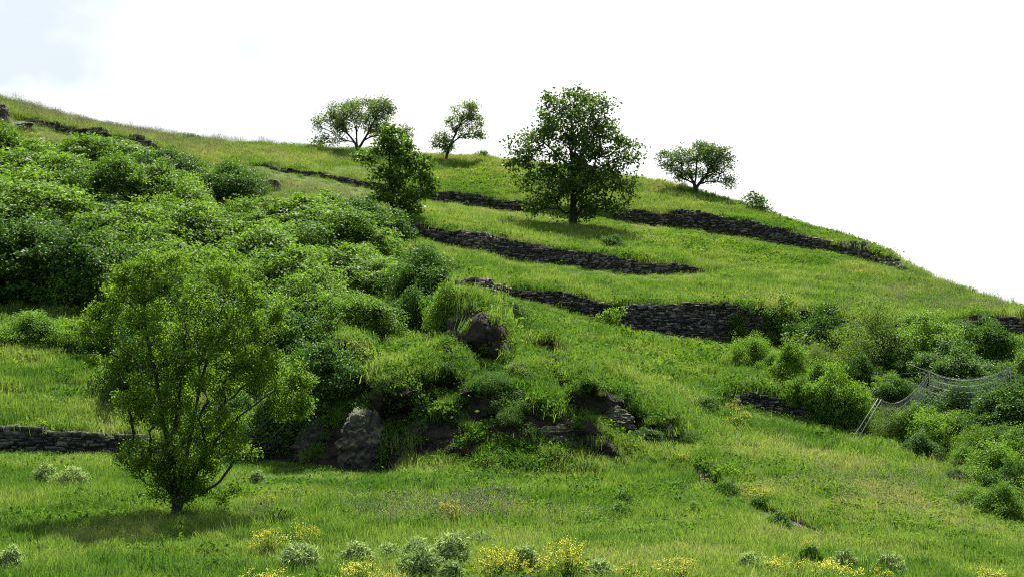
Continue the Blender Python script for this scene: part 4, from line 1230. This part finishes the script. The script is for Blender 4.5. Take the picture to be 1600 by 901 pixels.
def scatter(weight, n, rng):
    w = (weight * CAREA).ravel()
    w = w / w.sum()
    k = rng.choice(w.size, n, p=w)
    i, j = np.unravel_index(k, CAREA.shape)
    u, v = rng.random(n)[:, None], rng.random(n)[:, None]
    P = (CA[i, j] * (1 - u) + CB[i, j] * u) * (1 - v) + (CD[i, j] * (1 - u) + CC[i, j] * u) * v
    global LASTHM
    LASTHM = HM[i, j]
    return P, CPX[i, j], CPY[i, j], CDD[i, j]

def instancer(name, label, cat, P, idx, scale, tint, rng, tilt=0.15):
    n = len(P)
    me = bpy.data.meshes.new(name)
    me.vertices.add(n)
    me.vertices.foreach_set('co', P.astype(np.float32).ravel())
    rot = np.stack([rng.normal(0, tilt, n), rng.normal(0, tilt, n), rng.uniform(0, 6.28, n)], 1)
    for an, ty, val, key in (('idx', 'INT', idx.astype(np.int32), 'value'), ('tint', 'FLOAT', tint.astype(np.float32), 'value'), ('scl', 'FLOAT_VECTOR', scale.astype(np.float32).ravel(), 'vector'), ('rot', 'FLOAT_VECTOR', rot.astype(np.float32).ravel(), 'vector')):
        a = me.attributes.new(an, ty, 'POINT')
        a.data.foreach_set(key, val)
    o = obj(name, me, None)
    tag(o, label, cat, kind='stuff')
    ng = bpy.data.node_groups.new(name + '_scatter', 'GeometryNodeTree')
    ng.interface.new_socket('Geometry', in_out='INPUT', socket_type='NodeSocketGeometry')
    ng.interface.new_socket('Geometry', in_out='OUTPUT', socket_type='NodeSocketGeometry')
    N, L = ng.nodes, ng.links
    gi, go = N.new('NodeGroupInput'), N.new('NodeGroupOutput')
    mp_ = N.new('GeometryNodeMeshToPoints')
    ip = N.new('GeometryNodeInstanceOnPoints')
    ci = N.new('GeometryNodeCollectionInfo'); ci.inputs['Collection'].default_value = LIB
    ci.inputs['Separate Children'].default_value = True; ci.inputs['Reset Children'].default_value = True
    ip.inputs['Pick Instance'].default_value = True
    def na(nm, ty):
        a = N.new('GeometryNodeInputNamedAttribute'); a.data_type = ty; a.inputs['Name'].default_value = nm
        return a.outputs['Attribute']
    L.new(gi.outputs[0], mp_.inputs['Mesh']); L.new(mp_.outputs[0], ip.inputs['Points'])
    L.new(ci.outputs[0], ip.inputs['Instance'])
    L.new(na('idx', 'INT'), ip.inputs['Instance Index'])
    e2r = N.new('FunctionNodeEulerToRotation')
    L.new(na('rot', 'FLOAT_VECTOR'), e2r.inputs[0]); L.new(e2r.outputs[0], ip.inputs['Rotation'])
    L.new(na('scl', 'FLOAT_VECTOR'), ip.inputs['Scale'])
    L.new(ip.outputs[0], go.inputs[0])
    md = o.modifiers.new('scatter', 'NODES'); md.node_group = ng
    return o

def pick(names, n, rng):
    ids = np.array([IDX[o.name] for o in names])
    return ids[rng.integers(0, len(ids), n)]

rg = np.random.default_rng(77)
SOILC = np.clip(soil_mask(CPX, CPY), 0, 1)
STEEP = smooth01((np.abs(CN[..., 2]) / (CAREA + 1e-9) - 0.42) / 0.3)
BASEW = STEEP * VIS * ~WALLC * (1 - 0.95 * cliffm[:-1, :-1]) * (1 - 0.95 * SOILC) * (1 - 0.75 * ROCKY)
THK = ((CPX < 640) & (CPY > 260) & (CPY < 500)).astype(float)
def lod(D, a, b, e=4.0): return smooth01((D - a) / e + 0.5) * smooth01((b - D) / e + 0.5)
SET = []
HM = np.ones_like(CAREA)
NOFOOT = np.ones_like(CAREA)
for nm, h, g in (('G1', H1, G1), ('G2', H2, G2), ('G3', H3, G3), ('G4', H4, G4), ('G5', H5, G5)):
    dpy = CPY - (g[0][:-1] + g[0][1:])[None] / 2
    low = ((dpy > -0.5) & (dpy < 16) & (h[:-1] > 2.5)[None])
    HM[low] = 0.38
    NOFOOT[low & (dpy < 3)] = 0.25
for cx_, fy_, hw_, hp_, sl_ in CLIFFS:
    d_ = CPY - (fy_ + sl_ * (CPX - cx_))
    HM[(np.abs(CPX - cx_) < hw_) & (d_ > -3) & (d_ < 22)] = 0.45
HM[np.hypot((CPX - 276) / 1.6, CPY - 812) < 14] = 0.7
HM *= 1 - 0.6 * np.clip(seg_mask(CPX, CPY - 8, [(1085, 728), (1105, 742), (1142, 765), (1240, 815)], 10), 0, 1)
BASEW = BASEW * NOFOOT
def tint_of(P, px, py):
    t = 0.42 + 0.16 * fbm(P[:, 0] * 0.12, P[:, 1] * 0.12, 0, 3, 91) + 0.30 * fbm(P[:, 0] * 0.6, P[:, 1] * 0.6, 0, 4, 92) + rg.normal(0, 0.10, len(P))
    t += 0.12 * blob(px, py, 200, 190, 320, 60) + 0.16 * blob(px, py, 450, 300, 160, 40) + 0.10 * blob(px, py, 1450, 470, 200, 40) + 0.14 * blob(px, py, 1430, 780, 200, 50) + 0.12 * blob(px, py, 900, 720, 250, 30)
    t += 0.10 * smooth01((P[:, 1] - 52) / 25)  # grass paler with distance: slight haze put into its tint
    t -= 0.20 * blob(px, py, 760, 640, 200, 70) + 0.10 * smooth01((py - 735) / 30) * smooth01((1250 - px) / 300) + 0.12 * blob(px, py, 240, 822, 170, 25)  # last blob puts the nearest tree's shadow into the grass tint
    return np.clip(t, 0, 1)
def add(w, n, lib, smin, smax, dt=0.0, tint=None, hs=1.0):
    P, px, py, D = scatter(w, n, rg)
    sc = rg.uniform(smin, smax, n)
    hgt = LASTHM * sc * hs * (1 + 0.35 * fbm(P[:, 0] * 0.5, P[:, 1] * 0.5, 3.0, 3, 95))
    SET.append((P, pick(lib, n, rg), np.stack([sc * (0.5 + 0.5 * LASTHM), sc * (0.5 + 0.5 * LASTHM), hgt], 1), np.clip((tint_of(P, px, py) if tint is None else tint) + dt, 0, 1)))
def flush(name, label, cat, tilt=0.15):
    P, i, s, t = [np.concatenate(x) for x in zip(*SET)]
    SET.clear()
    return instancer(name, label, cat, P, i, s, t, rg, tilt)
near = BASEW * lod(CDD, 13, 37)
add(near * (CDD > 15), 24000, T_near, 0.7, 1.25)
add(near * smooth01(0.2 + 1.6 * fbm(CA[..., 0] * .4, CA[..., 1] * .4, 0, 3, 61)), 1500, T_weed, 0.4, 1.1)
add(near * smooth01(1.8 * fbm(CA[..., 0] * .5 + 9, CA[..., 1] * .5, 0, 3, 63)), 900, T_long, 0.4, 0.9, dt=-0.12)
add(BASEW * lod(CDD, 35, 140) * smooth01(2.0 * fbm(CA[..., 0] * .35 + 5, CA[..., 1] * .35, 0, 4, 64) - 0.1), 2600, T_weed, 0.5, 1.2, dt=-0.05)
add(BASEW * lod(CDD, 35, 140) * smooth01(2.0 * fbm(CA[..., 0] * .3 + 25, CA[..., 1] * .3, 0, 4, 65) - 0.1), 3500, T_long, 0.5, 1.1, dt=-0.08)
mid = BASEW * lod(CDD, 35, 62) * (1 - 0.8 * THK)
add(mid, 19000, T_mid, 0.75, 1.3)
far = BASEW * lod(CDD, 60, 140) * (1 - 0.85 * THK)
add(far, 26000, T_far, 0.7, 1.25)
flush('grass', 'green meadow grass covering the flat and the terraced slope', 'grass')
RGH = rough_mask(CPX, CPY)
CLC = cliffm[:-1, :-1]
add(BASEW * RGH * smooth01(0.5 + 1.5 * fbm(CA[..., 0] * .7, CA[..., 1] * .7, 0, 3, 62)), 3200, T_long, 0.6, 1.0, dt=-0.26)
add(BASEW * RGH * smooth01((1010 - CPX) / 120), 5200, T_weed, 0.5, 1.1, dt=-0.28)
RIM = np.zeros_like(CAREA)
for cx_, fy_, hw_, hp_, sl_ in CLIFFS:
    u_ = (CPX - cx_) / hw_
    hh_ = hp_ * np.clip(1 - u_ * u_, 0, 1) ** 0.7
    t_ = (fy_ + sl_ * (CPX - cx_) - hh_ - CPY)
    RIM = np.maximum(RIM, ((t_ > -5) & (t_ < 9) & (hh_ > 10)).astype(float))
add(VIS * RIM, 270, T_long, 0.5, 0.8, dt=-0.26)
add(VIS * RIM, 160, T_weed, 0.8, 1.4)
add(VIS * CLC, 130, T_weed, 0.5, 1.0, dt=-0.2)
flush('tall_grass', 'long lush grass and weeds hanging over the rocky gully slope', 'grass', 0.35)
TOPL = blob(CPX, CPY, 150, 190, 330, 45) + 0.5 * blob(CPX, CPY, 450, 300, 170, 25) + 0.35 * blob(CPX, CPY, 1480, 470, 160, 40)
add(BASEW * TOPL, 2600, T_dry, 0.6, 1.1, dt=0.05)
add(BASEW * (blob(CPX, CPY, 690, 815, 130, 10) + 0.3 * blob(CPX, CPY, 420, 825, 50, 10) + 0.3 * blob(CPX, CPY, 1400, 770, 180, 30) + blob(CPX, CPY, 620, 830, 40, 6)), 150, T_dry, 0.6, 1.0, dt=0.1)
flush('dry_grass', 'dry tall grass with greyish seed heads along the upper left slope and in meadow patches', 'grass', 0.12)
COV = blob(CPX, CPY, 1120, 370, 90, 18) + blob(CPX, CPY, 1240, 395, 90, 16) + 0.8 * blob(CPX, CPY, 760, 285, 60, 16) + blob(CPX, CPY, 1090, 555, 70, 18) + blob(CPX, CPY, 1000, 525, 40, 10) + 0.8 * blob(CPX, CPY, 1330, 372, 60, 14) + 0.5 * blob(CPX, CPY, 940, 350, 60, 8) \
    + 0.15 * blob(CPX, CPY, 960, 600, 120, 40) + 0.3 * blob(CPX, CPY, 830, 520, 60, 30) + 0.5 * blob(CPX, CPY, 1220, 350, 60, 12) + 0.02
add(BASEW * COV * lod(CDD, 40, 140), 5600, T_cover, 0.4, 0.95, dt=0.14)
flush('ground_cover', 'low leafy ground cover in patches on the terraces', 'ground cover')
# ragged tufts along the wall tops and feet
for nm, h in (('G1', H1), ('G2', H2), ('G3', H3), ('G4', H4), ('G5', H5)):
    w = np.zeros_like(CAREA); r_ = ROWIDX[nm]; q = ROWIDX[nm + 't']
    w[q:q + 2] = (h[:-1] > 3)[None]; w[r_ - 2:r_] = 0.6 * (h[:-1] > 3)[None]
    w *= VIS
    if nm == 'G1': add(w, 500, T_near, 0.7, 1.2, dt=-.1); add(w, 240, T_weed, 0.6, 1.2, dt=-.1)
    else: add(w, 700, T_mid, 0.6, 1.1, dt=-0.02); add(w, 160, T_weed, 0.8, 1.6)
flush('edge_grass', 'ragged grass and weeds fringing the tops and feet of the stone walls', 'grass', 0.3)

print('things', len([o for o in COL.objects if o.parent is None]))
